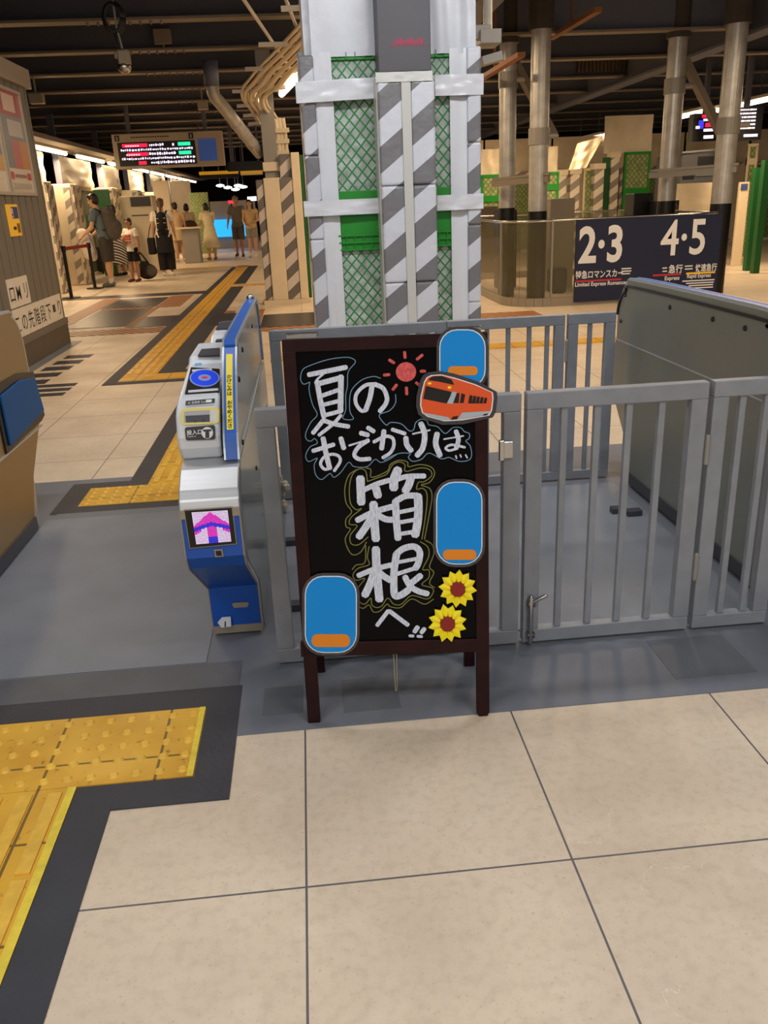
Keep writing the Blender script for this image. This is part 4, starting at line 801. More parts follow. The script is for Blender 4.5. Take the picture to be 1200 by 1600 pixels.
for i in range(6): mb.box(XL+.0, XL+.04, PY+.06+i*.18, PY+.22+i*.18, 0, 2.4)
build(mb, 'side_pads', stripe_mat('side pads', (118, 118, 123), (206, 211, 222), .335, .75, 'y'), wp, bevel=.01)
# centre post and its pads
PC = 6.18
mb = MB(); mb.box(xs(590, 60, PC), xs(673, 60, PC), PC, PC+.26, zs(112, 630, PC), 4.7); build(mb, 'centre_post', M['post_dark'], wp, bevel=.006)
mb = MB(); o = atY(608, 72, PC); mb.text('そろえる■', .05, o+Vector((0, -.002, 0)), (1, 0, 0), (0, 0, 1), 0) if False else None
for k in range(9): mb.box(o.x+.03+k*.022, o.x+.045+k*.022, PC-.002, PC, o.z+.008, o.z+.03+.008*(k % 3))
mb.box(o.x, o.x+.26, PC-.002, PC, o.z-.003, o.z+.001); build(mb, 'marker_line', M['red_ink'], wp)
mb = MB(); mb.box(xs(594, 300, PC), xs(682, 300, PC), PC+.03, PC+.25, 0, zs(118, 630, PC)); build(mb, 'post_wrap', M['tape_old'], wp)
PC2 = PC-.02
def cpad(x0, x1):
    cuts = [zs(126, 630, PC2), zs(290, 630, PC2), zs(442, 630, PC2), .55, .01]
    for a, c in zip(cuts[:-1], cuts[1:]):
        mb = MB(); mb.box(xs(x0, 300, PC2), xs(x1, 300, PC2), PC2, PC2+.06, c+.004, a); build(mb, 'striped_pad', M['stripe_col'], wp, bevel=.018, seg=3)
cpad(596.5, 633); cpad(646, 682.5)
mb = MB(); mb.sheet((xs(594, 300, PC2), PC2-.003, zs(128, 630, PC2)), (xs(679, 300, PC2), PC2-.003, zs(128, 630, PC2)), (xs(679, 300, PC2), PC2+.004, zs(112, 630, PC2)), (xs(594, 300, PC2), PC2+.004, zs(112, 630, PC2)), 20, 4, .004, .004, 2); build(mb, 'cap_tape', M['tape_old'], wp, smooth=True)
mb = MB(); mb.box(xs(632, 300, PC2), xs(646, 300, PC2), PC2-.002, PC2+.01, .02, zs(120, 630, PC2)); build(mb, 'centre_tape', M['tape_old'], wp)
for ya, yb, se in ((121, 154, 3), (309, 333, 8)):
    for x0, x1 in ((473, 596), (681, 754)):
        mb = MB(); k = 0 if x0 < 500 else 1; dy = 4 if (k == 0 and ya < 200) else 0
        mb.sheet((xs(x0), PY-.045, zs(yb+dy)), (xs(x1), PY-.03, zs(yb)), (xs(x1), PY-.03, zs(ya)), (xs(x0), PY-.045, zs(ya+dy)), 26, 8, .008, .004, se+k, 0, 3); build(mb, 'cross_tape', M['tape_cool'], wp, smooth=True)
# grey box with conduit fixed beside the pillar head
bx = thing('junction_box', (1.4, 7.2, 2.5), 'grey junction box with conduit beside the head of the wrapped pillar', 'box')
a, c = atY(751, 82, 7.0), atY(784, 44, 7.0); mb = MB(); mb.box(a.x, c.x, 7.0, 7.25, a.z+.06, c.z); mb.box(XR-.07, a.x+.1, 7.08, 7.14, a.z+.1, a.z+.2); build(mb, 'box_body', M['grey_steel'], bx, bevel=.006)
mb = MB(); mb.cap((a.x+.08, 7.12, c.z), (a.x+.08, 7.12, 4.68), .035); build(mb, 'conduit', M['galv'], bx)
mb = MB(); mb.bar(atY(752, 97, 7.1), atY(782, 88, 7.1), .14, .06); build(mb, 'bracket', M['grey_steel'], bx)

# ================================================================== left wrapped pillar with steel post and cables
LY = 13.2
lp_ = thing('wrapped_pillar', (-.3, 13.5, 0), 'smaller pillar in striped pads and pale sheet carrying a grey steel post, left of the big one', 'pillar')
def lb(name, m, x0, x1, ztop, Yf=LY, th=.3, bev=.012, z0=.06):
    mb = MB(); mb.box(xs(x0, 380, Yf), xs(x1, 380, Yf), Yf, Yf+th, z0, ztop); return build(mb, name, m, lp_, bevel=bev)
M['stripe_l'] = stripe_mat('left pillar pads', (110, 103, 98), (208, 200, 192), .32, .85)
lb('striped_pad', M['stripe_l'], 408, 419.5, 1.78); lb('pale_sheet', M['sheet_warm'], 419.5, 444, 1.80, LY-.03); lb('striped_pad', M['stripe_l'], 444, 464, 1.80); lb('pale_sheet', M['sheet_warm'], 464, 477, 2.13, LY-.02); lb('striped_pad', M['stripe_l'], 446, 464, 2.12, LY+.08, .3)
lb('green_panel', M['green_dark'], 477, 482, 2.1, LY+.1)
mb = MB(); mb.box(-.66, .06, LY-.06, LY+.6, 0, .062); build(mb, 'base_step', M['cream'], lp_)
mb = MB(); x0, x1 = xs(408, 200, LY+.2), xs(430, 200, LY+.2)
mb.box(x0, x1, LY+.2, LY+.22, 1.7, 4.1); mb.box(x0, x1, LY+.42, LY+.44, 1.7, 4.1); mb.box((x0+x1)/2-.01, (x0+x1)/2+.01, LY+.22, LY+.42, 1.7, 4.1); build(mb, 'steel_post', M['grey_steel'], lp_)
mb = MB(); mb.box(x0-.02, x1+.02, LY+.15, LY+.48, 1.9, 2.02); build(mb, 'post_tape', M['sheet_warm'], lp_)
mb = MB()
for k, (xa, r_) in enumerate(((434, .05), (440, .035), (446, .03))): mb.tube([atY(xa-4, 185, LY+.5), atY(xa, 215, LY+.45), atY(xa+4, 262, LY+.4)], r_, 8, sm=4)
for yy in (205, 222, 240): mb.bar(atY(426, yy, LY+.4), atY(452, yy-2, LY+.4), .05, .06)
tag(build(mb, 'pipe_cluster', M['cream'], loc=(0, LY+.5, 2.3)), 'cluster of cream pipes clamped together behind the left wrapped pillar', 'pipes')
ct = thing('cable_tray', (-.3, 11, 3.3), 'cream cables sweeping over tray rungs, left of the big wrapped pillar', 'cables')
path = [(486, 14, 8.6), (468, 42, 9.4), (446, 66, 10.2), (425, 88, 11.0), (404, 108, 11.8), (388, 128, 12.5), (378, 142, 12.9), (380, 158, 13.2), (391, 172, 13.5), (401, 190, 13.7)]
for i in range(9):
    P = [atY(x+i*6.0*(1 if y < 130 else .8), y+i*1.2+(2 if i % 2 else -2), Y+.05*(i % 3)) for x, y, Y in path]
    mb = MB(); mb.tube(P, .019+.004*(i % 2), 8, sm=4); build(mb, 'cable', M['cable'], ct, smooth=True)
for (xa, xb, y, Y) in ((439, 476, 13, 8.6), (404, 478, 69, 10.2), (383, 452, 107, 11.7), (363, 436, 142, 12.9), (370, 402, 165, 13.4), (380, 404, 180, 13.6), (388, 406, 193, 13.7)):
    mb = MB(); mb.bar(atY(xa, y+1, Y), atY(xb, y-1, Y), .05, .04); build(mb, 'rung', M['tray'], ct)
for (xa, xb, ya, yb, Y) in ((428, 500, 118, 112, 12.6), (420, 446, 138, 136, 13.1)):
    mb = MB(); mb.bar(atY(xa, ya, Y), atY(xb, yb, Y), .09, .05); build(mb, 'bracket', M['tray'], ct)
for k, (a, c, l) in enumerate((((376, -8, 8.6), (461, 118, 12.8), 'long white slanting conduit crossing in front of the cream cables'), ((443, -10, 8.4), (467, 52, 10.0), 'short white slanting conduit at the top beside the wrapped pillar'))):
    mb = MB(); mb.tube([atY(*a), atY(*c)], .018, 8); tag(build(mb, 'conduit', M['conduit']), l, 'conduit')
dp = thing('air_duct', (-.9, 13, 2.7), 'shiny steel duct slanting down from the dark ceiling toward the left pillar', 'duct')
mb = MB(); mb.tube([atY(328, 95, 12.6), atY(331, 135, 12.6)], .10, 14); build(mb, 'duct_elbow', M['beam'], dp, smooth=True)
mb = MB(); mb.tube([atY(331, 132, 12.6), atY(335, 150, 12.65), atY(348, 166, 12.8), atY(406, 240, 13.6)], .085, 16, sm=5); build(mb, 'duct_pipe', M['galv'], dp, smooth=True)
mb = MB()
for f in (.35, .55, .78): p = atY(348, 166, 12.8).lerp(atY(406, 240, 13.6), f); q = (atY(406, 240, 13.6)-atY(348, 166, 12.8)).normalized()*.02; mb.tube([p-q, p+q], .092, 16)
build(mb, 'duct_joint', M['galv'], dp)

# ceiling furniture on the left
cc = thing('cctv_camera', atY(190, 90, 10.5), 'grey camera with dangling black cable coil hanging from the ceiling, upper left', 'camera')
P = atY(193, 92, 10.5); mb = MB(); mb.box(P.x-.05, P.x+.07, P.y-.07, P.y+.07, P.z-.06, P.z+.08); mb.box(P.x-.09, P.x-.05, P.y-.04, P.y+.04, P.z, P.z+.06); build(mb, 'camera_body', M['cabinet'], cc, bevel=.015, seg=3)
mb = MB(); mb.ball(P+Vector((0, 0, -.08)), (.075, .075, .07), 16); build(mb, 'dome', M['chrome'], cc, smooth=True)
mb = MB(); mb.tube([P+Vector((.0, 0, .1)), P+Vector((-.03, 0, .3)), Vector((P.x-.04, P.y, 4.69))], .012, 8); build(mb, 'stem', M['grey_steel'], cc)
mb = MB(); q = atY(177, 28, 10.5)
for k in range(4): mb.tube([q+Vector((math.cos(a)*(.085+.01*k), .02*k-.03, math.sin(a)*(.13+.008*k))) for a in [2*PI*j/20 for j in range(21)]], .014, 6)
mb.tube([q+Vector((0, 0, -.12)), P+Vector((-.03, 0, .12))], .02, 6); build(mb, 'cable_coil', M['rubber'], cc, smooth=True)
for k, (x0, y0, x1, y1, Y, l) in enumerate(((241, 44, 265, 69, 13.15, 'grey box under the ceiling right of the hanging camera'), (46, 145, 65, 162, 15.15, 'small beige box under the beam beside the kiosk top'), (309, 156, 323, 171, 17.15, 'small beige box beneath a beam left of the steel duct'))):
    a, c = atY(x0, y1, Y), atY(x1, y0, Y); mb = MB(); mb.box(a.x, c.x, Y, Y+.15, a.z, c.z); mb.box((a.x+c.x)/2-.015, (a.x+c.x)/2+.015, Y+.05, Y+.08, c.z, 3.5); tag(build(mb, 'junction_box', M['cabinet'], bevel=.008), l, 'box')
a = atY(414, 24, 12); mb = MB(); mb.frus(a, a+Vector((0, 0, .04)), .16, .13, 20); mb.frus(a+Vector((0, 0, .04)), a+Vector((0, 0, .12)), .04, .04, 10); mb.cap(a+Vector((0, 0, .1)), Vector((a.x, a.y, 4.69)), .012); tag(build(mb, 'ceiling_speaker', M['cabinet']), 'round shaded fitting hanging from the ceiling left of the cables', 'fitting')

# departure board
DB = 19.6
db = thing('departure_board', (-2.75, DB, 2.6), 'hanging departure board with red and teal lit rows in a grey housing', 'display board')
def dbx(x, y): return atY(x, y, DB)
a, c = dbx(181, 264), dbx(346, 205); x0, x1, z0, z1 = a.x, c.x, a.z-.01, c.z+.02
mb = MB(); mb.box(x0, x1, DB, DB+.28, z0, z1); hs = build(mb, 'housing', M['housing'], db, bevel=.015)
sx0, sx1, sz0, sz1 = x0+.10, x0+1.72, z0+.05, z1-.17
mb = MB(); mb.box(sx0, sx1, DB-.006, DB, sz0, sz1); ds = build(mb, 'display_screen', M['black'], db)
rw = (sz1-sz0)/5.4
cols = ['led_red', 'led_white', 'led_red', 'led_white', 'led_white']
mbs = {k: MB() for k in ('led_red', 'led_white', 'led_teal')}
random.seed(3)
for r in range(5):
    zc = sz1-rw*(r+.75)
    if r in (0, 2):
        mbs['led_red'].box(sx0+.10+.04*r, sx0+.62, DB-.009, DB-.006, zc-rw*.38, zc+rw*.4); mbs['led_teal'].box(sx1-.36, sx1-.10, DB-.009, DB-.006, zc-rw*.40, zc+rw*.42)
    if r == 4: mbs['led_red'].box(sx0+.40, sx0+.56, DB-.009, DB-.006, zc-rw*.38, zc+rw*.4)
    x = sx0+.06 if r in (1, 3) else sx0+.66
    if r == 2: x = sx0+.64
    while x < sx1-(.42 if r in (0, 2) else .06):
        w_ = random.choice((.025, .035, .05)); hh = rw*(.30 if r in (1, 3) else .36)
        if not (r == 0 and .98 < x-sx0 < 1.1):
            mbs['led_white'].box(x, x+w_*.75, DB-.0085, DB-.006, zc-hh*random.uniform(.5, 1), zc+hh*random.uniform(.4, 1))
            if random.random() < .5: mbs['led_white'].box(x, x+w_, DB-.0085, DB-.006, zc-.008, zc+.008)
        x += w_+.012
    if r in (0, 2):
        for k in range(6): mbs['led_white'].box(sx0+.16+k*.05, sx0+.195+k*.05, DB-.0105, DB-.009, zc-rw*.2, zc+rw*.05)
for k, v in mbs.items(): build(v, 'lit_rows', M[k], ds)
mb = MB(); mb.box(x1-.52, x1-.14, DB-.006, DB, z0+.10, z0+.53); build(mb, 'side_screen', M['screen_blue'], db)
mb = MB(); mb.box(x0+.06, x0+.16, DB-.005, DB, z1-.14, z1-.03, 0); mb.box(x0+1.60, x0+1.70, DB-.005, DB, z1-.14, z1-.03, 0); mb.text('2', .085, (x0+.085, DB-.0056, z1-.115), (1, 0, 0), (0, 0, 1), 1); mb.text('3', .085, (x0+1.625, DB-.0056, z1-.115), (1, 0, 0), (0, 0, 1), 1)
for k in range(16): mb.box(x0+.40+k*.05, x0+.435+k*.05, DB-.004, DB, z1-.09, z1-.065, 0)
build(mb, 'header_print', [M['black'], M['white']], db)
for x in (x0+.35, x1-.35):
    mb = MB(); mb.box(x-.04, x+.04, DB+.1, DB+.18, z1, 4.695); build(mb, 'hanger', M['beam'], db)
def hang_sign(x0, y0, x1, y1, Y, m, label, band=None):
    a, c = atY(x0, y1, Y), atY(x1, y0, Y); t = thing('hanging_sign', ((a.x+c.x)/2, Y, a.z), label, 'sign')
    mb = MB(); mb.box(a.x, c.x, Y, Y+.12, a.z, c.z); build(mb, 'sign_box', m, t)
    if band: mb = MB(); mb.box(a.x, c.x, Y-.006, Y, a.z+(c.z-a.z)*band[0], a.z+(c.z-a.z)*band[1]); build(mb, 'sign_band', M['sign_yellow'], t)
    for x in (a.x+.1, c.x-.1): mb = MB(); mb.box(x-.02, x+.02, Y+.04, Y+.08, c.z, 4.695); build(mb, 'hanger', M['beam'], t)
hang_sign(356, 251, 410, 268, 22, M['black'], 'dark unlit hanging sign just left of the grey steel post')
hang_sign(312, 266, 372, 280, 24, M['black'], 'dark hanging sign with a yellow band beneath the departure board', (.55, 1))
hang_sign(376, 266, 410, 274, 26, M['cream'], 'pale hanging sign with a yellow band beside the left pillar', (.3, 1))

# ================================================================== right concourse: columns, glass, navy sign
def column(xt, yt, xb, yb, Y, r, label, collar):
    b_ = atY(xb, yb, Y); x = (atY(xt, yt, Y).x+b_.x)/2
    t = thing('steel_column', (x, Y, 0), label, 'column', 'round steel columns on the right')
    mb = MB(); mb.frus((x, Y, b_.z), (x, Y, 3.35), r, r, 24); build(mb, 'shaft', M['galv'], t, smooth=False)
    mb = MB(); mb.frus((x, Y, 0), (x, Y, b_.z), r*1.02, r*1.02, 24); build(mb, 'black_sleeve', M['black'], t)
    mb = MB(); mb.frus((x, Y, 3.35), (x, Y, 4.7), r*1.25, r*1.25, 20); build(mb, 'dark_head', M['deck'], t)
    mb = MB(); mb.frus((x, Y, collar-.1), (x, Y, collar+.1), r*1.12, r*1.12, 20); mb.cap((x+r, Y-r*.5, collar), (x+r*1.7, Y-r*.5, collar), .035); build(mb, 'collar', M['grey_steel'], t)
    o = t.children
    return x
xa = column(797, 120, 789, 325, 12.6, .118, 'round steel column nearest the wrapped pillar, first from the left', 2.9)
xb = column(846, 30, 840, 330, 11.7, .124, 'round steel column second from the left, dark sleeve inside the glass', 2.12)
xc = column(1058, 105, 1040, 314, 12.6, .130, 'round steel column third from the left, behind the navy sign', 2.75)
xd = column(1151, 40, 1128, 318, 11.7, .136, 'rightmost round steel column above the end of the navy sign', 2.16)
for k, (x0, x1, y0, y1, ym, l) in enumerate(((xa-.25, xb+.1, 12.6, 11.7, 1.58, 'rusty bar clamped across the two left steel columns'), (xc-.35, xd+.1, 12.6, 11.7, 1.60, 'grey bar clamped across the two right steel columns'))):
    mb = MB(); mb.bar((x0, y0-.16, ym), (x1, y1-.16, ym+.02), .05, .08); mb.bar((x0, y0-.20, ym+.06), (x1, y1-.2, ym+.08), .03, .03)
    tag(build(mb, 'cross_bar', [M['flange'], M['grey_steel']][k]), l, 'bar')
for k, (xx, Y, dx, l) in enumerate(((xa, 12.6, .75, 'slanting strut from the head of the first steel column'), (xc, 12.6, 1.0, 'slanting strut from the head of the third steel column'))):
    mb = MB(); mb.bar((xx+.1, Y, 3.1), (xx+dx, Y+.3, 1.95 if k else 2.2), .10, .10); tag(build(mb, 'strut', M['flange']), l, 'strut')
gb = thing('glass_balustrade', (4.1, 11.2, 0), 'curved tinted glass balustrade with steel top rail around the right-hand stairs', 'balustrade')
GX0, GX1, GY, GZ = 2.68, 5.66, 11.15, 1.085
arcL = [Vector((GX0+.55-.55*math.cos(a), GY+.55-.55*math.sin(a), 0)) for a in [PI/2*k/8 for k in range(9)]]
arcR = [Vector((GX1-.55+.55*math.sin(a), GY+.55-.55*math.cos(a), 0)) for a in [PI/2*k/8 for k in range(9)]]
runs = [('left', [Vector((GX0, 15.4, 0)), Vector((GX0, GY+.57, 0))]), ('cornerL', arcL), ('front', [Vector((GX0+.57, GY, 0)), Vector((GX1-.57, GY, 0))]), ('cornerR', arcR), ('right', [Vector((GX1, GY+.57, 0)), Vector((GX1, 15.4, 0))]), ('back', [Vector((GX1, 15.5, 0)), Vector((GX0, 15.5, 0))])]
def ribbon3(mb, pts, z0, z1, th):
    k = len(pts)
    for i in range(k-1):
        p, q = pts[i], pts[i+1]; t_ = (q-p).normalized(); n_ = Vector((-t_.y, t_.x, 0))*th/2
        mb.hexa([p-n_+Vector((0, 0, z0)), q-n_+Vector((0, 0, z0)), q+n_+Vector((0, 0, z0)), p+n_+Vector((0, 0, z0)), p-n_+Vector((0, 0, z1)), q-n_+Vector((0, 0, z1)), q+n_+Vector((0, 0, z1)), p+n_+Vector((0, 0, z1))])
for nm, pts in runs: mb = MB(); ribbon3(mb, pts, .10, GZ-.01, .014); build(mb, 'glass_pane', M['glass'], gb)
allp = [p for nm, pts in runs[:5] for p in pts]
mb = MB(); ribbon3(mb, allp+[Vector((GX1, 15.5, 0)), Vector((GX0, 15.5, 0)), allp[0]], 0, .11, .05); build(mb, 'base_rail', M['cabinet'], gb)
mb = MB(); mb.tube([p+Vector((0, 0, GZ)) for p in allp], .016, 8); mb.tube([Vector((GX1, 15.5, GZ)), Vector((GX0, 15.5, GZ))], .016, 8); build(mb, 'top_rail', M['chrome'], gb, smooth=True)
for p in (arcL[0], arcL[-1]):
    mb = MB(); mb.box(p.x-.012, p.x+.012, p.y-.016, p.y+.016, .1, GZ); build(mb, 'glass_joint', M['grey_steel'], gb)
SY = GY-.05
ns = thing('platform_sign', (4.5, SY, 0), 'navy platform sign reading 2·3 and 4·5 fixed to the glass balustrade', 'sign')
nx0, nx1, nz0, nz1 = atY(899, 410, SY).x, atY(1124, 395, SY).x, .045, 1.078
mb = MB(); mb.box(nx0, nx1, SY, SY+.03, nz0, nz1); build(mb, 'sign_panel', M['navy'], ns)
UX, UZ = (1, 0, 0), (0, 0, 1)
def st(mb, s, x, y, hpx, m=0, sx=1.0, bold=0.0, align='LEFT'):
    p = atY(x, y, SY); mb.text(s, hpx*.0089/.73, (p.x, SY-.002, p.z), UX, UZ, m, align, sx, bold)
mb = MB(); st(mb, '2·3', 903, 410, 51, sx=.78, bold=.028); build(mb, 'number_print', M['white'], ns)
mb = MB(); st(mb, '4·5', 1031, 399, 51, sx=.80, bold=.014); build(mb, 'number_print', M['white'], ns)
mb = MB(); st(mb, '特急ロマンスカー', 899, 435, 9, bold=.02, sx=.74)
for s_, x, y, h_, k_ in (('Limited Express Romancecar', 898, 448, 6, .90), ('急行', 1044, 426, 9.5, .85), ('快速急行', 1086, 423.5, 8.5, .72), ('Express', 1038, 438, 6, .9), ('Rapid Express', 1073, 434.5, 6, .8)): m2 = MB(); st(m2, s_, x, y, h_, bold=.02, sx=k_); build(m2, 'sign_text', M['white'], ns)
for x, y, w_ in ((971, 420, 15), (971, 424, 15), (971, 428, 13), (1035, 419, 7), (1035, 424, 7), (1070, 416, 12), (1070, 420.5, 12), (1066, 439.5, 50), (1072, 443, 43), (1076, 446.5, 38), (1084, 450, 30)):
    p = atY(x, y, SY); m2 = MB(); m2.box(p.x, p.x+w_*.0089, SY-.0018, SY, p.z-.008, p.z+.008); build(m2, 'print_line', M['white'], ns)
build(mb, 'sign_text', M['white'], ns)
mb = MB()
for x, y, w_, m in ((899, 440, 70, 0), (1020, 430.5, 44, 0), (1072, 427.5, 45, 1)):
    p = atY(x, y, SY); mb.box(p.x, p.x+w_*.0089, SY-.0018, SY, p.z-.012, p.z+.012, m)
build(mb, 'line_colour', [mat('red line', (196, 52, 66), .5), M['sign_yellow']], ns)

# things inside and behind the glass
def pbox(name, m, x0, y0, x1, y1, Y, d, label, cat, floor=False, bev=.01, group=None):
    a, c = atY(x0, y1, Y), atY(x1, y0, Y); mb = MB(); z0 = 0.0 if floor else a.z
    mb.box(min(a.x, c.x), max(a.x, c.x), Y, Y+d, z0, c.z); return tag(build(mb, name, m, loc=((a.x+c.x)/2, Y, z0), bevel=bev), label, cat, group)
pbox('cabinet', M['cabinet'], 857, 309, 899, 445, 13.4, .5, 'beige grey cabinet standing behind the glass beside the second steel column', 'cabinet', True)
pbox('cabinet', M['black'], 983, 301, 1021, 440, 13.6, .4, 'black cabinet standing behind the navy sign', 'cabinet', True)
wr = thing('hose_reel', (5.0, 13.4, 0), 'dark hose reel box behind the navy sign below the third column', 'reel')
a, c = atY(1023, 336, 13.3), atY(1062, 312, 13.3); mb = MB(); mb.box(a.x, c.x, 13.3, 13.6, 0, c.z); build(mb, 'reel_box', M['black'], wr, bevel=.01)
mb = MB(); q = Vector(((a.x+c.x)/2, 13.27, c.z-.14)); mb.tube([q+Vector((math.cos(t_)*.14, 0, math.sin(t_)*.10)) for t_ in [2*PI*k/16 for k in range(17)]], .025, 8); build(mb, 'hose', M['dark_grey'], wr, smooth=True)
pbox('floor_bag', M['rubber'], 862, 418, 888, 442, 12.6, .3, 'dark bag on the floor inside the glass balustrade', 'bag', True, .05)
pbox('waste_bin', M['black'], 779, 325, 809, 345, 13.6, .35, 'dark bin behind the glass at the foot of the first steel column', 'bin', True, .04)
pbox('crate', M['siding_dark'], 752, 322, 778, 350, 15.8, .5, 'brown box beyond the balustrade left of the first steel column', 'box', True)

def hoarding(x0, y0, x1, y1, Y, label, kind='net', frame='green', split=None, net='net_far', axis='x', sheet=None, group=None):
    """site hoarding: net panel in a plastic frame, optional hung sheet above"""
    a, c = atY(x0, y1, Y), atY(x1, y0, Y); t = thing('hoarding', ((a.x+c.x)/2, Y, 0), label, 'hoarding', group)
    X0_, X1_, Z1 = a.x, c.x, c.z; w = .045
    mb = MB(); mb.box(X0_, X1_, Y+.02, Y+.05, .02, Z1-.02); build(mb, 'net_panel', M[net], t)
    mb = MB(); mb.box(X0_, X1_, Y, Y+.06, Z1-w*1.2, Z1); mb.box(X0_, X1_, Y, Y+.06, 0, w); mb.box(X0_, X0_+w, Y, Y+.06, w, Z1-w); mb.box(X1_-w, X1_, Y, Y+.06, w, Z1-w); build(mb, 'frame', M[frame], t)
    if split is not None: z = atY((x0+x1)/2, split, Y).z; mb = MB(); mb.box(X0_, X1_, Y-.01, Y+.06, z-.09, z+.03); build(mb, 'solid_band', M[frame], t)
    if sheet:
        sx0, sy0, sx1, sy1 = sheet; p, q = atY(sx0, sy1, Y), atY(sx1, sy0, Y); mb = MB(); mb.sheet((p.x, Y+.1, p.z), (q.x, Y+.1, p.z), (q.x, Y+.1, q.z), (p.x, Y+.1, q.z), 16, 12, .02, .01, x0, 0, 3); build(mb, 'hung_sheet', M['sheet_warm'], t, smooth=True)
    return t
def post_pad(x0, y0, x1, Y, label, m='stripe_far', d=.25, group=None, cap=True):
    a, c = atY(x0, y0, Y), atY(x1, y0, Y); t = thing('padded_post', ((a.x+c.x)/2, Y, 0), label, 'post', group)
    mb = MB(); mb.box(a.x, c.x, Y, Y+d, 0, a.z); build(mb, 'striped_pad', M[m], t, bevel=.015)
    if cap: mb = MB(); mb.box(a.x-.02, c.x+.02, Y-.02, Y+d+.02, a.z-.08, a.z+.03); build(mb, 'cap_sheet', M['sheet_warm'], t)
    return t
hoarding(752, 272, 783, 350, 17.5, 'green net hoarding with cream sheet between the wrapped pillar and first steel column', sheet=(752, 232, 783, 276), split=308)
hoarding(848, 268, 874, 340, 18, 'green hoarding with cream sheet just right of the second steel column', sheet=(848, 228, 874, 270), split=290)
post_pad(870, 268, 886, 18.6, 'striped padded post left of the draped cloth, first of the right-hand row')
post_pad(892, 266, 907, 18.6, 'striped padded post below the draped cloth, second of the right-hand row')
post_pad(930, 258, 945, 18.6, 'striped padded post left of the tall green posts, third of the right-hand row')
hoarding(909, 262, 929, 345, 18.8, 'dark net hoarding between the second and third striped posts', frame='cream', net='net_far')
mb = MB(); a, c = atY(944, 246, 19), atY(957, 246, 19); mb.box(a.x, c.x, 19, 19.1, 0, a.z); tag(build(mb, 'green_board', M['green_dark']), 'plain green board between striped posts left of the wide net hoarding', 'board')
post_pad(957, 240, 969, 18.9, 'striped padded post at the left side of the wide green net hoarding')
hoarding(971, 236, 1018, 345, 19, 'wide green net hoarding under a large cream sheet right of the draped cloth', sheet=(945, 178, 1024, 240), split=296)
a = [atY(903, 224, 17), atY(943, 212, 17), atY(916, 262, 17), atY(888, 266, 17)]
mb = MB(); mb.sheet(a[3], a[2], a[1], a[0], 14, 16, .05, .012, 4, 0, 3); tag(build(mb, 'draped_cloth', M['sheet_warm'], smooth=True), 'cream cloth draped down from a lit strip lamp on the right', 'cloth')
for k in range(6):
    x0 = 3.0+k*1.75; t = thing('hoarding', (x0, 22.5, 0), 'cream sheeted hoarding bay along the far right of the concourse, %s from the left' % CW[1:][k] if k else 'cream sheeted hoarding bay along the far right of the concourse, leftmost', 'hoarding', 'cream hoarding bays at the far right')
    mb = MB(); mb.box(x0, x0+1.7, 22.5, 22.55, .08, 1.9); build(mb, 'net_panel', M['net_far'] if k % 2 else M['sheet_warm'], t)
    mb = MB(); mb.box(x0, x0+1.7, 22.46, 22.56, 0, .08); mb.box(x0, x0+1.7, 22.46, 22.56, 1.9, 1.98); mb.box(x0, x0+.14, 22.46, 22.56, .08, 1.9); build(mb, 'frame', M['stripe_far'], t)
    mb = MB(); mb.sheet((x0, 22.6, 1.95), (x0+1.7, 22.6, 1.95), (x0+1.7, 22.6, 2.75), (x0, 22.6, 2.75), 16, 10, .03, .01, k+3, 0, 3); build(mb, 'hung_sheet', M['sheet_warm'], t, smooth=True)
ld = thing('led_board', atY(1105, 200, 16.5), 'dark display board with red lit rows between the third and fourth steel columns', 'display board')
def led(t, x0, y0, x1, y1, Y, parts):
    a, c = atY(x0, y1, Y), atY(x1, y0, Y); mb = MB(); mb.box(a.x, c.x, Y, Y+.2, a.z, c.z); build(mb, 'housing', M['black'], t); mb = MB(); mb.box((a.x+c.x)/2-.04, (a.x+c.x)/2+.04, Y+.06, Y+.14, c.z, 4.695); build(mb, 'hanger', M['beam'], t)
    for m, rects in parts.items():
        mb = MB()
        for u0, v0, u1, v1 in rects: mb.box(a.x+(c.x-a.x)*u0, a.x+(c.x-a.x)*u1, Y-.008, Y, c.z+(a.z-c.z)*v1, c.z+(a.z-c.z)*v0)
        build(mb, 'lit_rows', M[m], t)
led(ld, 1081, 176, 1127, 221, 16.5, {'led_red': [(.3, .05, .8, .16), (.45, .35, .65, .5)], 'led_blue': [(.2, .25, .38, .55)], 'led_white': [(.36, .2, .8, .28), (.4, .56, .75, .66), (.1, .45, .25, .55), (.42, .8, .78, .92), (.72, .52, .95, .58)]})
ld = thing('led_board', atY(1170, 190, 15.5), 'dark display board with white lit rows right of the fourth steel column', 'display board')
random.seed(5)
led(ld, 1143, 166, 1194, 220, 15.5, {'led_white': [(u+random.uniform(0, .02), v, u+.05, v+.05) for v in [.06, .17, .28, .39, .50, .61] for u in [.20+.062*k for k in range(9)]]+[(.4+.07*k, .82, .45+.07*k, .9) for k in range(7)]})
vh = thing('ticket_office', atY(1090, 250, 16), 'dark glazed booth with a bright top edge between the right steel columns', 'booth')
a, c = atY(1062, 300, 16), atY(1122, 238, 16); mb = MB(); mb.box(a.x, c.x, 16, 17.2, 0, c.z); build(mb, 'booth_body', M['dark_grey'], vh, bevel=.03)
mb = MB(); mb.box(a.x+.03, a.x+.25, 15.985, 16, a.z+.22, c.z-.35); mb.box(a.x+.3, c.x-.03, 15.985, 16, a.z+.32, c.z-.06); build(mb, 'booth_window', M['black'], vh)
mb = MB(); mb.bar((a.x-.02, 15.97, c.z+.02), (c.x, 15.97, c.z+.05), .03, .03); mb.box(a.x+.28, c.x, 15.98, 16, a.z+.26, a.z+.30); build(mb, 'bright_edge', M['chrome'], vh)
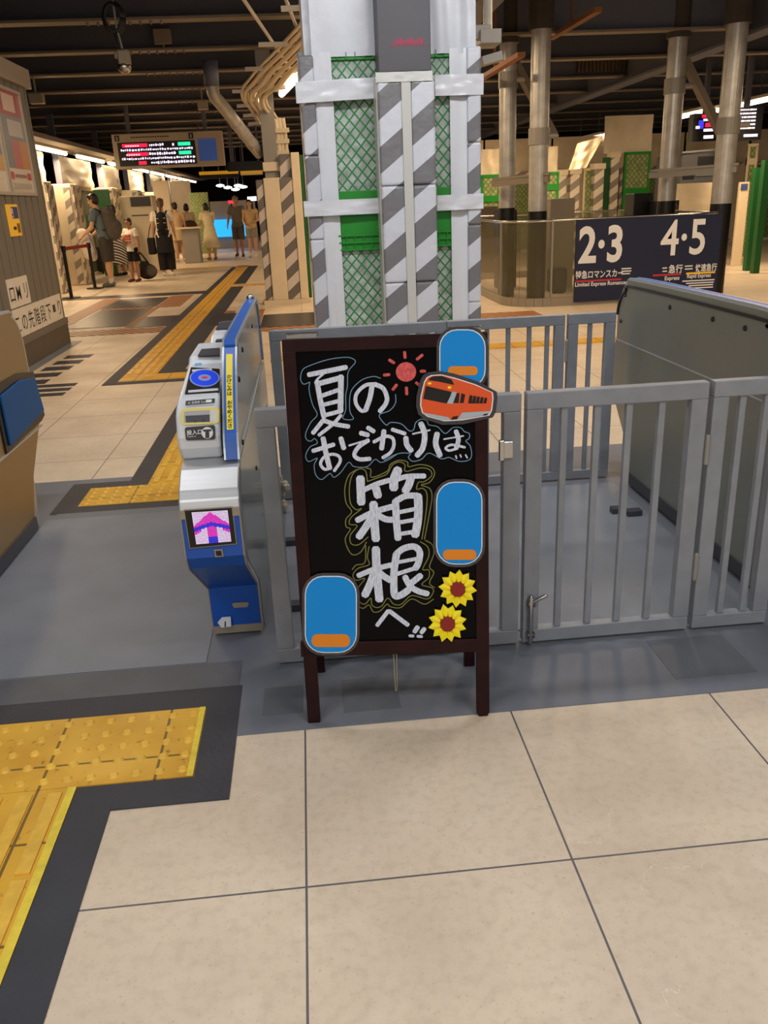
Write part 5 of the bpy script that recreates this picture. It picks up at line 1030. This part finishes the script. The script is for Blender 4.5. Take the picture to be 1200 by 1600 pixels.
mb = MB(); p, q = atY(1030, 334, 14.4), atY(1132, 284, 14.4); mb.sheet((p.x, 14.4, 0), (q.x, 14.4, 0), (q.x, 14.4, q.z), (p.x, 14.4, q.z), 20, 14, .04, .012, 9, 0, 3); tag(build(mb, 'cover_sheet', M['sheet_warm'], smooth=True), 'cream cover sheet stretched behind the navy sign between right columns', 'sheet')
hoarding(1152, 224, 1186, 400, 17, 'pale hoarding with green slots right of the fourth steel column', frame='cream', net='net_far', split=250)
t = pbox('notice_board', M['cream'], 1151, 284, 1172, 345, 15.6, .08, 'pale notice panel with blue marks right of the fourth column', 'notice', True)
mb = MB(); a, c = atY(1157, 297, 15.6), atY(1168, 287, 15.6); mb.box(a.x, c.x, 15.58, 15.6, a.z, c.z); build(mb, 'blue_mark', mat('blue mark', (60, 84, 140), .5), t)
for k, (x0, y0, x1, Y, l) in enumerate(((1182, 262, 1192, 14.5, 'green frame post at the right edge, left of two'), (1196, 250, 1206, 14.0, 'green frame post at the right edge, right of two'))):
    a, c = atY(x0, y0, Y), atY(x1, y0, Y); mb = MB(); mb.box(a.x, c.x, Y, Y+.12, 0, a.z); tag(build(mb, 'green_post', M['green_dark']), l, 'post')

# ================================================================== left side of the hall
HX = -5.3
WL = [(17.0, 17.5, 'stripe_y'), (18.9, 19.6, 'sheet_warm'), (23.0, 23.6, 'stripe_y'), (26.4, 27.0, 'stripe_y'), (30.2, 30.9, 'stripe_y'), (35, 35.8, 'stripe_y')]
for i, (y0, y1, m) in enumerate(WL):
    t = thing('padded_post', (HX, y0, 0), 'pale striped post on the left side of the hall, %s from the kiosk' % CW[i], 'post', 'wrapped posts on the left of the hall')
    mb = MB(); mb.box(HX, HX+.62, y0, y1, 0, 2.02); build(mb, 'sheet_wrap', M['sheet_warm'], t, bevel=.02)
    for xx in (HX+.0, HX+.44): mb = MB(); mb.box(xx+.02, xx+.15, y0-.03, y0, .02, 1.96); build(mb, 'striped_pad', M['stripe_far'], t, bevel=.008)
    mb = MB(); mb.box(HX+.62, HX+.65, y0+.02, y0+.2, .02, 1.96); mb.box(HX+.62, HX+.65, y1-.2, y1-.02, .02, 1.96); build(mb, 'side_pad', M['stripe_y'], t)
ys = [13.2]+[w[1] for w in WL]; ye = [w[0] for w in WL]+[40]
for i, (y0, y1) in enumerate(zip(ys, ye)):
    t = thing('hoarding', (HX+.1, y0, 0), 'dark green net hoarding on the left of the hall, %s bay from the kiosk' % CW[i], 'hoarding', 'net hoardings on the left of the hall')
    mb = MB(); mb.box(HX+.1, HX+.14, y0, y1, .05, 1.95); build(mb, 'net_panel', M['net_y'], t)
    mb = MB(); mb.box(HX+.13, HX+.16, y0, y1, 1.05, 1.4); build(mb, 'solid_band', M['green_dark'], t)
    mb = MB(); mb.box(HX+.08, HX+.16, y0, y1, 1.95, 2.05); mb.box(HX+.08, HX+.16, y0, y1, 0, .08); build(mb, 'frame', M['cream'], t)
    mb = MB(); mb.sheet((HX+.2, y0+.15, 2.03), (HX+.2, y1-.15, 2.03), (HX+.2, y1-.15, 2.62), (HX+.2, y0+.15, 2.62), 18, 10, .04, .012, i, 0, 3); build(mb, 'hung_sheet', M['sheet_warm'], t, smooth=True)
    for yy in (y0+.06,): mb = MB(); mb.box(HX+.15, HX+.28, yy, yy+.07, 2.0, 3.4); build(mb, 'dark_upright', M['beam'], t)
pbox('green_post', M['green_dark'], 160, 296, 169, 400, 21.5, .08, 'slim green post behind the man with the grey backpack', 'post', True)
tm = thing('ticket_machine', (-4.3, 22.4, 0), 'pale ticket machine with a dark slot behind the boy', 'machine')
a, c = atY(199, 400, 22.4), atY(237, 305, 22.4); mb = MB(); mb.box(a.x, c.x, 22.4, 23, 0, c.z); build(mb, 'machine_body', M['cream'], tm, bevel=.02)
p, q = atY(205, 323, 22.4), atY(234, 307, 22.4); mb = MB(); mb.box(p.x, q.x, 22.38, 22.4, p.z, q.z); build(mb, 'dark_slot', M['black'], tm)
p, q = atY(206, 338, 22.4), atY(232, 335, 22.4); mb = MB(); mb.box(p.x, q.x, 22.39, 22.4, p.z, q.z); build(mb, 'seam', M['dark_grey'], tm)
for k, (x0, y0, x1, y1, Y, l) in enumerate(((246, 282, 262, 350, 26, 'cream panel behind the woman with the black backpack'), (300, 300, 324, 345, 30, 'greenish glass partition behind the women at the pedestal table'), (272, 282, 296, 350, 33, 'pale panel far back between the left posts'))):
    pbox('partition', [M['cream'], M['net_far'], M['sheet_warm']][k], x0, y0, x1, y1, Y, .1, l, 'partition', True)
pbox('wall_screen', M['cyan_screen'], 334, 341, 391, 371, 33, .1, 'bright blue lit screen low in the distance behind the walking man', 'screen')
pbox('partition', M['grey_steel'], 330, 312, 398, 341, 33.2, .1, 'grey partition above the bright blue screen in the distance', 'partition', True)
for nm, m_, rc, l in (('red_lamp', 'red_lamp', (357, 313, 365, 318), 'small red light beside the walking man in the cap'), ('lit_panel', 'tube_cool', (387, 307, 400, 314), 'small white lit panel in the distance left of the left pillar')):
    a, c = atY(rc[0], rc[3], 32), atY(rc[2], rc[1], 32); t = thing(nm, ((a.x+c.x)/2, 32, 0), l, 'light'); mb = MB(); mb.box(a.x, c.x, 32, 32.1, a.z, c.z); build(mb, 'lit_face', M[m_], t); mb = MB(); mb.box((a.x+c.x)/2-.02, (a.x+c.x)/2+.02, 32.02, 32.06, 0, a.z); build(mb, 'pole', M['dark_wall'], t)
for k, (x, y, l) in enumerate(((344, 290, 'leftmost'), (356, 293, 'second from left'), (368, 296, 'lower middle'), (380, 292, 'rightmost'), (372, 290, 'second from right'))):
    p = atZ(x, y, 3.3) if False else atY(x, y, 34); mb = MB(); mb.ball(p, (.16, .1, .05), 10); t = thing('downlight', p, 'small bright ceiling downlight far away down the hall, %s of the cluster' % l, 'lamp', 'distant downlights'); build(mb, 'lit_disc', M['tube_cool'], t)
    mb = MB(); mb.cap(p+Vector((0, 0, .04)), Vector((p.x, p.y, 4.69)), .012); build(mb, 'stem', M['beam'], t)
    continue
    ('small bright ceiling downlight far away down the hall, %s of the cluster' % l, 'lamp', 'distant downlights')
pt_ = thing('pedestal_table', atZ(302, 411), 'grey pedestal table with pale top where the women stand', 'table')
p = atZ(302, 411); mb = MB(); mb.box(p.x-.22, p.x+.24, p.y-.05, p.y+.4, 0, .92); build(mb, 'pedestal', M['grey_steel'], pt_, bevel=.02)
mb = MB(); mb.box(p.x-.36, p.x+.34, p.y-.15, p.y+.5, .92, .96); build(mb, 'table_top', M['cream'], pt_, bevel=.01)
# queue barrier
for k, (x, y, yt, l) in enumerate(((112, 466, 386, 'black queue post nearest the kiosk holding the red belt'), (149, 451, 381, 'black queue post by the man with the grey backpack'))):
    q = atZ(x, y); z = atY(x-12, yt, q.y).z; t = thing('queue_post', q, l, 'post', 'queue posts')
    mb = MB(); mb.frus((q.x, q.y, 0), (q.x, q.y, .02), .17, .16, 20); build(mb, 'base', M['black'], t)
    mb = MB(); mb.frus((q.x, q.y, .02), (q.x, q.y, z), .032, .032, 14); build(mb, 'pole', M['black'], t)
    mb = MB(); mb.frus((q.x, q.y, z-.08), (q.x, q.y, z+.02), .042, .042, 14); build(mb, 'belt_head', M['black'], t)
    if k == 0: q0, z0_ = q, z
    else:
        mb = MB(); mb.prism([q0+Vector((0, 0, z0_-.06)), q+Vector((0, 0, z-.06)), q+Vector((0, 0, z)), q0+Vector((0, 0, z0_))], (.004, -.004, 0)); build(mb, 'belt', mat('red belt', (150, 14, 22), .6), t)
# ================================================================== people
SKIN = mat('skin', (206, 158, 126), .55); SKIN2 = mat('tanned skin', (178, 126, 96), .55); HAIR = mat('dark hair', (34, 24, 20), .5); HAIRB = mat('brown hair', (96, 66, 46), .5)
EYE_M = mat('eye', (24, 20, 18), .3); LIPS = mat('lips', (166, 98, 88), .5)
def fab(n, rgb): return mat(n, rgb, .85, var=.08, vscale=9)
def person(label, pos, face, h, lean=0, arms=None, legs=None, hair='short', hairm=None, skin=None, tops=(), bottoms=(), shoes=None, look=0, group=None, sock=None):
    """local frame: +Y is where the figure faces; arms = (upper, lower) directions for left, right"""
    skin = skin or SKIN; hairm = hairm or HAIR
    r = thing('person', (0, 0, 0), label, 'person', group)
    hip = Vector((0, 0, .515*h)); RL_ = Matrix.Rotation(-math.radians(lean), 3, 'X')
    def U(x, y, z): return hip+RL_ @ (Vector((x*h, y*h, z*h))-Vector((0, 0, .515*h)))
    legs = legs or ((.0, .0), (.0, .0)); arms = arms or (((-.18, 0, -1), (-.10, .18, -1)), ((.18, 0, -1), (.10, .18, -1)))
    J = {}
    for s, k in ((-1, 0), (1, 1)):
        hj = Vector((s*.052*h, 0, .50*h)); fy, bend = legs[k]
        kn = hj+Vector((s*.004*h, (fy*.5+bend*.6)*h, -.225*h)); an = Vector((s*.058*h, (fy-bend*.2)*h, .045*h+max(0, bend)*.12*h))
        sh = U(s*.105, 0, .808); ua, la = Vector(arms[k][0]).normalized(), Vector(arms[k][1]).normalized(); el = sh+ua*.168*h; wr = el+la*.145*h
        J[s] = (hj, kn, an, sh, el, wr, la)
    mb = MB()
    mb.ball(U(0, 0, .53), (.088*h, .062*h, .06*h), 16); mb.cap(U(0, 0, .54), U(0, .005, .66), .068*h, .064*h, 14); mb.ball(U(-.012, .002, .725), (.078*h, .060*h, .085*h), 16); mb.ball(U(.012, .002, .725), (.078*h, .060*h, .085*h), 16)
    mb.cap(U(-.08, 0, .795), U(.08, 0, .795), .036*h); mb.cap(U(0, 0, .80), U(0, .012, .885), .036*h, .031*h)
    for s in (-1, 1):
        hj, kn, an, sh, el, wr, la = J[s]
        mb.cap(hj, kn, .050*h, .033*h, 12); mb.cap(kn, kn.lerp(an, .35), .032*h, .034*h, 12); mb.cap(kn.lerp(an, .35), an, .034*h, .020*h, 12)
        mb.cap(an+Vector((0, -.015*h, -.022*h)), an+Vector((s*.008*h, .085*h, -.032*h)), .018*h, .014*h)
        mb.cap(sh, el, .030*h, .023*h, 10); mb.cap(el, wr, .023*h, .0145*h, 10)
        t = la; side = t.cross(Vector((0, 0, 1)) if abs(t.z) < .8 else Vector((s, 0, 0))).normalized(); nn = side.cross(t).normalized()
        if nn.x*s > 0: nn = -nn
        palm = wr+t*.030*h
        mb.cap(wr, palm+side*.010*h, .0115*h, .011*h, 8); mb.cap(wr, palm-side*.012*h, .0115*h, .010*h, 8)
        for k, (o, L) in enumerate(((-.018, .028), (-.006, .036), (.006, .039), (.018, .035))):
            a = palm+side*o*h+t*.008*h; m_ = a+(t+nn*.25).normalized()*L*.5*h; e = m_+(t+nn*.9).normalized()*L*.5*h
            mb.cap(a, m_, .0054*h, .005*h, 6); mb.cap(m_, e, .005*h, .0042*h, 6)
        a = wr+t*.016*h+side*.012*h; m_ = a+(side+t*.8+nn*.2).normalized()*.022*h; mb.cap(a, m_, .0062*h, .0056*h, 6); mb.cap(m_, m_+(t+side*.2+nn*.3).normalized()*.018*h, .0056*h, .0046*h, 6)
    hc = U(0, .018, .932); RH = RL_ @ Matrix.Rotation(math.radians(look), 3, 'Z')
    if lean > 25: RH = Matrix.Rotation(-math.radians(lean*.6), 3, 'X') @ Matrix.Rotation(math.radians(look), 3, 'Z')
    def hd(x, y, z): return hc+RH @ Vector((x*h, y*h, z*h))
    mb.ball(hd(0, -.006, .012), (.044*h, .054*h, .052*h), 16, R=RH); mb.ball(hd(0, .012, -.022), (.034*h, .036*h, .044*h), 14, R=RH); mb.cap(hd(0, .046, .004), hd(0, .056, -.016), .006*h, .009*h, 8)
    mb.cap(hd(0, .03, -.05), hd(0, .038, -.052), .012*h)
    for s in (-1, 1): mb.ball(hd(s*.044, -.004, -.004), (.006*h, .012*h, .018*h), 8, R=RH)
    body = fuse(mb, .0068 if h > 1.3 else .0058, 'body', skin, r, 2)
    for s in (-1, 1):
        mb = MB(); mb.ball(hd(s*.017, .0445, .006), (.0065*h, .004*h, .0045*h), 8, R=RH); build(mb, 'eye', EYE_M, r, smooth=True)
    mb = MB(); mb.ball(hd(0, .047, -.033), (.013*h, .004*h, .004*h), 8, R=RH); build(mb, 'mouth', LIPS, r, smooth=True)
    # hair
    mb = MB(); mb.ball(hd(0, -.012, .022), (.050*h, .056*h, .052*h), 18, R=RH); mb.ball(hd(0, -.028, -.006), (.047*h, .040*h, .052*h), 14, R=RH)
    mb.cap(hd(-.03, .026, .047), hd(.03, .026, .047), .017*h)
    if hair == 'long': mb.cap(hd(-.022, -.035, 0), hd(-.03, -.045, -.15), .034*h, .026*h); mb.cap(hd(.022, -.035, 0), hd(.03, -.045, -.15), .034*h, .026*h); mb.cap(hd(0, -.045, 0), hd(0, -.055, -.16), .034*h, .026*h)
    if hair == 'bob': mb.ball(hd(0, -.018, -.025), (.056*h, .048*h, .055*h), 14, R=RH)
    if hair == 'pony': mb.cap(hd(0, -.06, .02), hd(0, -.085, -.10), .022*h, .016*h)
    if hair == 'bun': mb.ball(hd(0, -.062, .045), .026*h, 12)
    fuse(mb, .009, 'hair', hairm, r, 2)
    if hair == 'cap':
        mb = MB(); mb.ball(hd(0, -.006, .034), (.054*h, .060*h, .042*h), 18, R=RH); mb.bar(hd(0, .045, .032), hd(0, .085, .024), .07*h, .008*h); fuse(mb, .009, 'cap', fab('grey beige cap', (150, 132, 112)), r, 2)
    # clothing
    for kind, m, *o in tops:
        mb = MB(); long = o[0] if o else 0
        mb.frus(U(0, 0, .50-long), U(0, 0, .60), (.108+(.03 if long > .05 else 0))*h, .090*h, 20, .74); mb.frus(U(0, 0, .60), U(0, .004, .74), .090*h, .100*h, 20, .76); mb.cap(U(-.074, 0, .79), U(.074, 0, .79), .047*h); mb.ball(U(0, .004, .735), (.099*h, .073*h, .08*h), 16, R=RL_)
        for s in (-1, 1):
            hj, kn, an, sh, el, wr, la = J[s]; f = .62 if kind == 'tee' else (.28 if kind == 'sleeveless' else .9)
            e = sh.lerp(el, f); mb.ball(sh, .040*h, 12); mb.frus(sh, e, .040*h, .041*h, 14)
            if kind == 'long': mb.cap(sh, el, .040*h, .034*h); mb.frus(el, el.lerp(wr, .8), .034*h, .028*h, 12)
        fuse(mb, .011, {'tee': 'shirt', 'sleeveless': 'blouse', 'long': 'shirt'}[kind], m, r, 2)
    for kind, m, *o in bottoms:
        mb = MB()
        if kind in ('shorts', 'pants', 'wide'):
            mb.ball(U(0, 0, .515), (.100*h, .074*h, .062*h), 16)
            for s in (-1, 1):
                hj, kn, an, sh, el, wr, la = J[s]; hj2 = hj+Vector((0, 0, .01*h))
                if kind == 'shorts': mb.ball(hj2, .060*h, 12); mb.frus(hj2, hj2.lerp(kn, o[0] if o else .85), .060*h, .056*h, 16)
                else:
                    w2 = .044 if kind == 'pants' else .062
                    mb.ball(hj2, .060*h, 12); mb.cap(hj2, kn, .060*h, w2*h); mb.frus(kn, kn.lerp(an, .86), w2*h, w2*.86*h, 16)
        else:
            z1 = o[0]; fl_ = o[1] if len(o) > 1 else .15
            mb.frus(Vector((0, 0, z1*h)), U(0, 0, .60), fl_*h, .088*h, 28, .85)
        fuse(mb, .011, 'shorts' if kind == 'shorts' else ('skirt' if kind == 'skirt' else 'trousers'), m, r, 2)
    for s in (-1, 1):
        hj, kn, an, sh, el, wr, la = J[s]; mb = MB()
        mb.cap(an+Vector((0, -.02*h, -.018*h)), an+Vector((s*.008*h, .05*h, -.022*h)), .026*h, .025*h); mb.cap(an+Vector((s*.006*h, .04*h, -.026*h)), an+Vector((s*.010*h, .092*h, -.030*h)), .024*h, .019*h)
        fuse(mb, .009, 'shoe', shoes or fab('dark shoe', (50, 46, 46)), r, 1)
        if sock: mb = MB(); mb.frus(an+Vector((0, 0, -.005*h)), an.lerp(kn, .22), .025*h, .029*h, 12); build(mb, 'sock', sock, r)
    lowest = min(min((v.co.z for v in ch.data.vertices), default=0) for ch in r.children if ch.type == 'MESH')
    r.location = (pos.x, pos.y, -lowest); r.rotation_euler = (0, 0, math.radians(face))
    Rz = Matrix.Rotation(math.radians(face), 3, 'Z'); r['_'] = 0; del r['_']
    def world(p): return Rz @ p + Vector((pos.x, pos.y, -lowest))
    return r, U, J, world
def blob(name, label, cat, prims, m, vox=.012, group=None, extra=()):
    """a soft bag or cloth made in place"""
    lo = Vector([min(p[1][k] for p in prims) for k in range(3)]); t = thing(name, lo, label, cat, group); mb = MB()
    for p in prims:
        if p[0] == 'b': mb.ball(p[1], p[2], 14)
        else: mb.cap(p[1], p[2], p[3], p[4], 10)
    fuse(mb, vox, 'bag_body' if cat in ('bag', 'backpack', 'suitcase') else 'cloth', m, t, 3)
    return t
GREYBLUE = fab('slate blue cotton', (92, 106, 116)); KHAKI = fab('dark khaki', (62, 56, 48)); WHITE = fab('white cotton', (232, 222, 208)); BLACKF = fab('black cotton', (18, 17, 20))
g1 = atZ(176, 448)
rp, U, J, wd = person('man in slate blue t-shirt and dark shorts leaning toward the queue belt', g1, 78, 1.80, 9, (((-.12, .25, -1), (-.1, .75, -.6)), ((.12, .25, -1), (.08, .8, -.55))), ((-.02, .0), (.03, 0)), 'short', None, SKIN, [('tee', GREYBLUE)], [('shorts', KHAKI, 1.0)], fab('grey trainer', (96, 98, 96)), sock=fab('white sock', (214, 208, 200)))
bkp = thing('backpack', (0, 0, 0), 'large grey backpack worn by the man in the slate blue t-shirt', 'backpack')
mb = MB(); mb.cap(U(0, -.115, .56), U(0, -.11, .76), .085*1.8, .075*1.8, 14); mb.ball(U(0, -.17, .60), (.13, .10, .16), 14); fuse(mb, .014, 'bag_body', fab('grey pack', (84, 76, 70)), bkp, 3)
mb = MB(); mb.ball(U(0, -.10, .55), (.145, .11, .07), 12); fuse(mb, .014, 'bag_base', BLACKF, bkp, 2)
for s in (-1, 1):
    mb = MB(); mb.tube([U(s*.06, -.06, .80), U(s*.075, .0, .842), U(s*.075, .066, .80), U(s*.078, .066, .70), U(s*.08, 0, .62), U(s*.06, -.07, .60)], .016, 6, sm=4); build(mb, 'shoulder_strap', fab('dark strap', (40, 38, 38)), bkp, smooth=True)
bkp.location = rp.location; bkp.rotation_euler = rp.rotation_euler
p = wd(U(0, .24, .55)); blob('held_jacket', 'white garment hanging from the arms of the man with the grey backpack', 'jacket', [('c', p+Vector((-.02, -.05, .1)), p+Vector((.06, -.02, -.25)), .13, .15), ('c', p+Vector((.05, .05, .05)), p+Vector((.10, .05, -.33)), .10, .09)], WHITE)
person('dark-haired woman facing left half hidden behind the leaning man', atZ(140, 436), 84, 1.62, 4, None, None, 'long', None, SKIN, [('tee', fab('dusty pink top', (150, 108, 98)))], [('pants', fab('dark trousers', (52, 44, 42)))])
p = atZ(152, 428); sc2 = thing('suitcase', p, 'dark suitcase on the floor behind the second queue post', 'suitcase')
mb = MB(); mb.box(p.x-.22, p.x+.22, p.y-.14, p.y+.14, .05, .66); build(mb, 'suitcase_shell', fab('dark shell', (54, 50, 50)), sc2, bevel=.04, seg=3)
for dx in (-.17, .17): mb = MB(); mb.frus((p.x+dx-.02, p.y-.08, .035), (p.x+dx+.02, p.y-.08, .035), .035, .035, 12); build(mb, 'wheel', M['rubber'], sc2)
mb = MB(); mb.tube([(p.x-.09, p.y+.1, .62), (p.x-.09, p.y+.1, .98), (p.x+.09, p.y+.1, .98), (p.x+.09, p.y+.1, .62)], .012, 6); build(mb, 'handle', M['grey_steel'], sc2)
ck = NT('black and white check', .8); f1 = ck.math('GREATER_THAN', ck.math('FRACT', ck.math('DIVIDE', ck.math('ADD', ck.z, ck.math('MULTIPLY', ck.x, .6)), .07)), .5); ck.col(ck.mix(f1, (26, 24, 26), (216, 206, 194)))
person('woman in a striped black and white skirt mostly hidden behind the grey backpack', atZ(192, 431), 60, 1.60, 3, None, None, 'bob', None, SKIN, [('tee', fab('beige top', (176, 160, 140)))], [('skirt', ck.m, .17, .15)])
RED = fab('red print', (186, 62, 50))
rp, U, J, wd = person('boy in white printed t-shirt and black shorts holding a bag strap', atZ(214, 440), 150, 1.30, 0, (((-.30, .10, -1), (-.05, .1, -1)), ((.10, .45, -.9), (-.9, .55, .35))), ((0, 0), (.02, 0)), 'short', None, SKIN2, [('tee', WHITE, .02)], [('shorts', BLACKF, .8)], fab('dark red trainer', (96, 50, 44)))
mb = MB(); a = U(0, .082, .715)
for k, (x0, x1, z0, z1) in enumerate(((-.055, .055, .70, .745), (-.06, .06, .665, .69), (-.055, .055, .615, .64))):
    mb.prism([U(x0, .078, z0), U(x1, .078, z0), U(x1, .078, z1), U(x0, .078, z1)], RL_ if False else Vector((0, -.012, 0)), 0)
o = build(mb, 'shirt_print', [RED], rp); 
p = atZ(232, 438); bg = blob('duffel_bag', 'black and grey bag on the floor held by the boy in the white t-shirt', 'bag', [('b', p+Vector((0, 0, .19)), (.22, .16, .17)), ('b', p+Vector((-.05, 0, .27)), (.13, .12, .15))], fab('black bag', (42, 38, 36)))
mb = MB(); mb.ball(p+Vector((.08, -.07, .20)), (.13, .11, .12), 12); build(mb, 'grey_pocket', fab('grey pocket', (96, 88, 78)), bg, smooth=True)
hand = wd(J[-1][5]+J[-1][6]*.04); mb = MB(); mb.tube([p+Vector((-.1, 0, .38)), hand+Vector((-.02, 0, -.05)), hand+Vector((.03, 0, -.04)), p+Vector((.05, 0, .36))], .018, 6, sm=4); build(mb, 'strap', BLACKF, bg, smooth=True)
rp, U, J, wd = person('woman seen from behind in white t-shirt and wide black trousers', atZ(264, 431), 4, 1.68, 2, None, ((0, 0), (.01, 0)), 'pony', HAIRB, SKIN, [('tee', WHITE)], [('wide', BLACKF), ('skirt', BLACKF, .30, .125)], fab('white trainer', (226, 218, 206)))
bk2 = thing('backpack', (0, 0, 0), 'black backpack with white lines on the woman in black wide trousers', 'backpack')
mb = MB(); mb.cap(U(0, -.10, .61), U(0, -.10, .76), .072*1.68, .07*1.68, 14); mb.ball(U(0, -.145, .64), (.12, .08, .12), 12); fuse(mb, .013, 'bag_body', fab('black pack', (14, 14, 17)), bk2, 3)
mb = MB()
for z in (.60, .68, .74): mb.tube([U(-.06, -.178+abs(z-.66)*.25, z), U(.06, -.178+abs(z-.66)*.25, z+.004)], .006, 6)
build(mb, 'white_lines', WHITE, bk2)
for s in (-1, 1): mb = MB(); mb.tube([U(s*.06, -.06, .80), U(s*.07, .0, .842), U(s*.07, .066, .80), U(s*.075, .05, .70), U(s*.06, -.06, .62)], .014, 6, sm=4); build(mb, 'shoulder_strap', BLACKF, bk2, smooth=True)
bk2.location = rp.location; bk2.rotation_euler = rp.rotation_euler
q = wd(Vector((-.30, .05, .68))); hb = thing('shoulder_bag', q, 'black bag hanging at the left hip of the woman with the black backpack', 'bag')
mb = MB(); mb.box(q.x-.09, q.x+.09, q.y-.06, q.y+.06, q.z-.20, q.z+.17); build(mb, 'bag_body', BLACKF, hb, bevel=.035, seg=3)
mb = MB(); mb.tube([q+Vector((-.06, 0, .15)), q+Vector((.02, 0, .42)), wd(U(-.06, -.03, .80)), q+Vector((.06, .02, .16))], .010, 6, sm=4); build(mb, 'strap', BLACKF, hb, smooth=True)
person('small child in pale top facing the counter behind the boy', atZ(229, 416), 20, 1.28, 0, None, None, 'short', None, SKIN, [('tee', fab('pale pink top', (220, 196, 180)))], [('shorts', fab('beige shorts', (196, 170, 138)), .9)])
person('woman in beige top and short skirt, dark hair in a bun', atZ(284, 409), 20, 1.63, 6, None, ((0, 0), (.03, 0)), 'bun', None, SKIN, [('tee', fab('patterned beige top', (206, 170, 126)))], [('skirt', fab('beige skirt', (216, 186, 142)), .36, .12)], fab('white sandal', (216, 200, 180)))
rp, U, J, wd = person('dark-haired woman in light pink blouse behind the pedestal table', atZ(300, 404), 10, 1.60, 8, None, None, 'bob', None, SKIN, [('tee', fab('light pink blouse', (226, 202, 178)))], [('pants', fab('taupe trousers', (110, 94, 80)))])
p = wd(U(.03, -.1, .56)); blob('tote_bag', 'brown tote bag carried behind the woman in the light pink blouse', 'bag', [('b', p, (.24, .09, .20))], fab('brown tote', (92, 72, 58)))
person('woman in a long cream dress bending over the pedestal table', atZ(333, 406), 24, 1.60, 14, (((-.1, .5, -1), (-.05, .9, -.4)), ((.1, .5, -1), (.05, .9, -.4))), None, 'bob', None, SKIN, [('tee', fab('cream dress top', (234, 220, 182)))], [('skirt', fab('cream dress skirt', (234, 220, 182)), .21, .165)], fab('tan sandal', (150, 110, 80)))
person('man in grey t-shirt, dark shorts and cap walking toward the camera', atZ(376, 401), 176, 1.74, 1, (((-.2, .0, -1), (-.12, .2, -1)), ((.25, .05, -1), (.1, .5, -.8))), ((.08, .0), (-.05, .03)), 'cap', None, SKIN2, [('tee', fab('grey tee', (112, 106, 100)))], [('shorts', fab('grey shorts', (92, 86, 82)), .95)], fab('dark sandal', (70, 50, 40)))
person('woman in beige top and grey shorts with long dark hair beside the left pillar', atZ(397, 402), 172, 1.62, 0, (((-.2, .1, -1), (.5, .8, -.2)), ((.2, .1, -1), (-.4, .8, -.4))), ((.03, 0), (-.02, 0)), 'long', None, SKIN, [('sleeveless', fab('beige patterned blouse', (206, 178, 132)))], [('shorts', fab('grey shorts light', (150, 140, 130)), .7)], fab('white shoe', (226, 214, 198)), sock=fab('white sock', (214, 208, 200)))
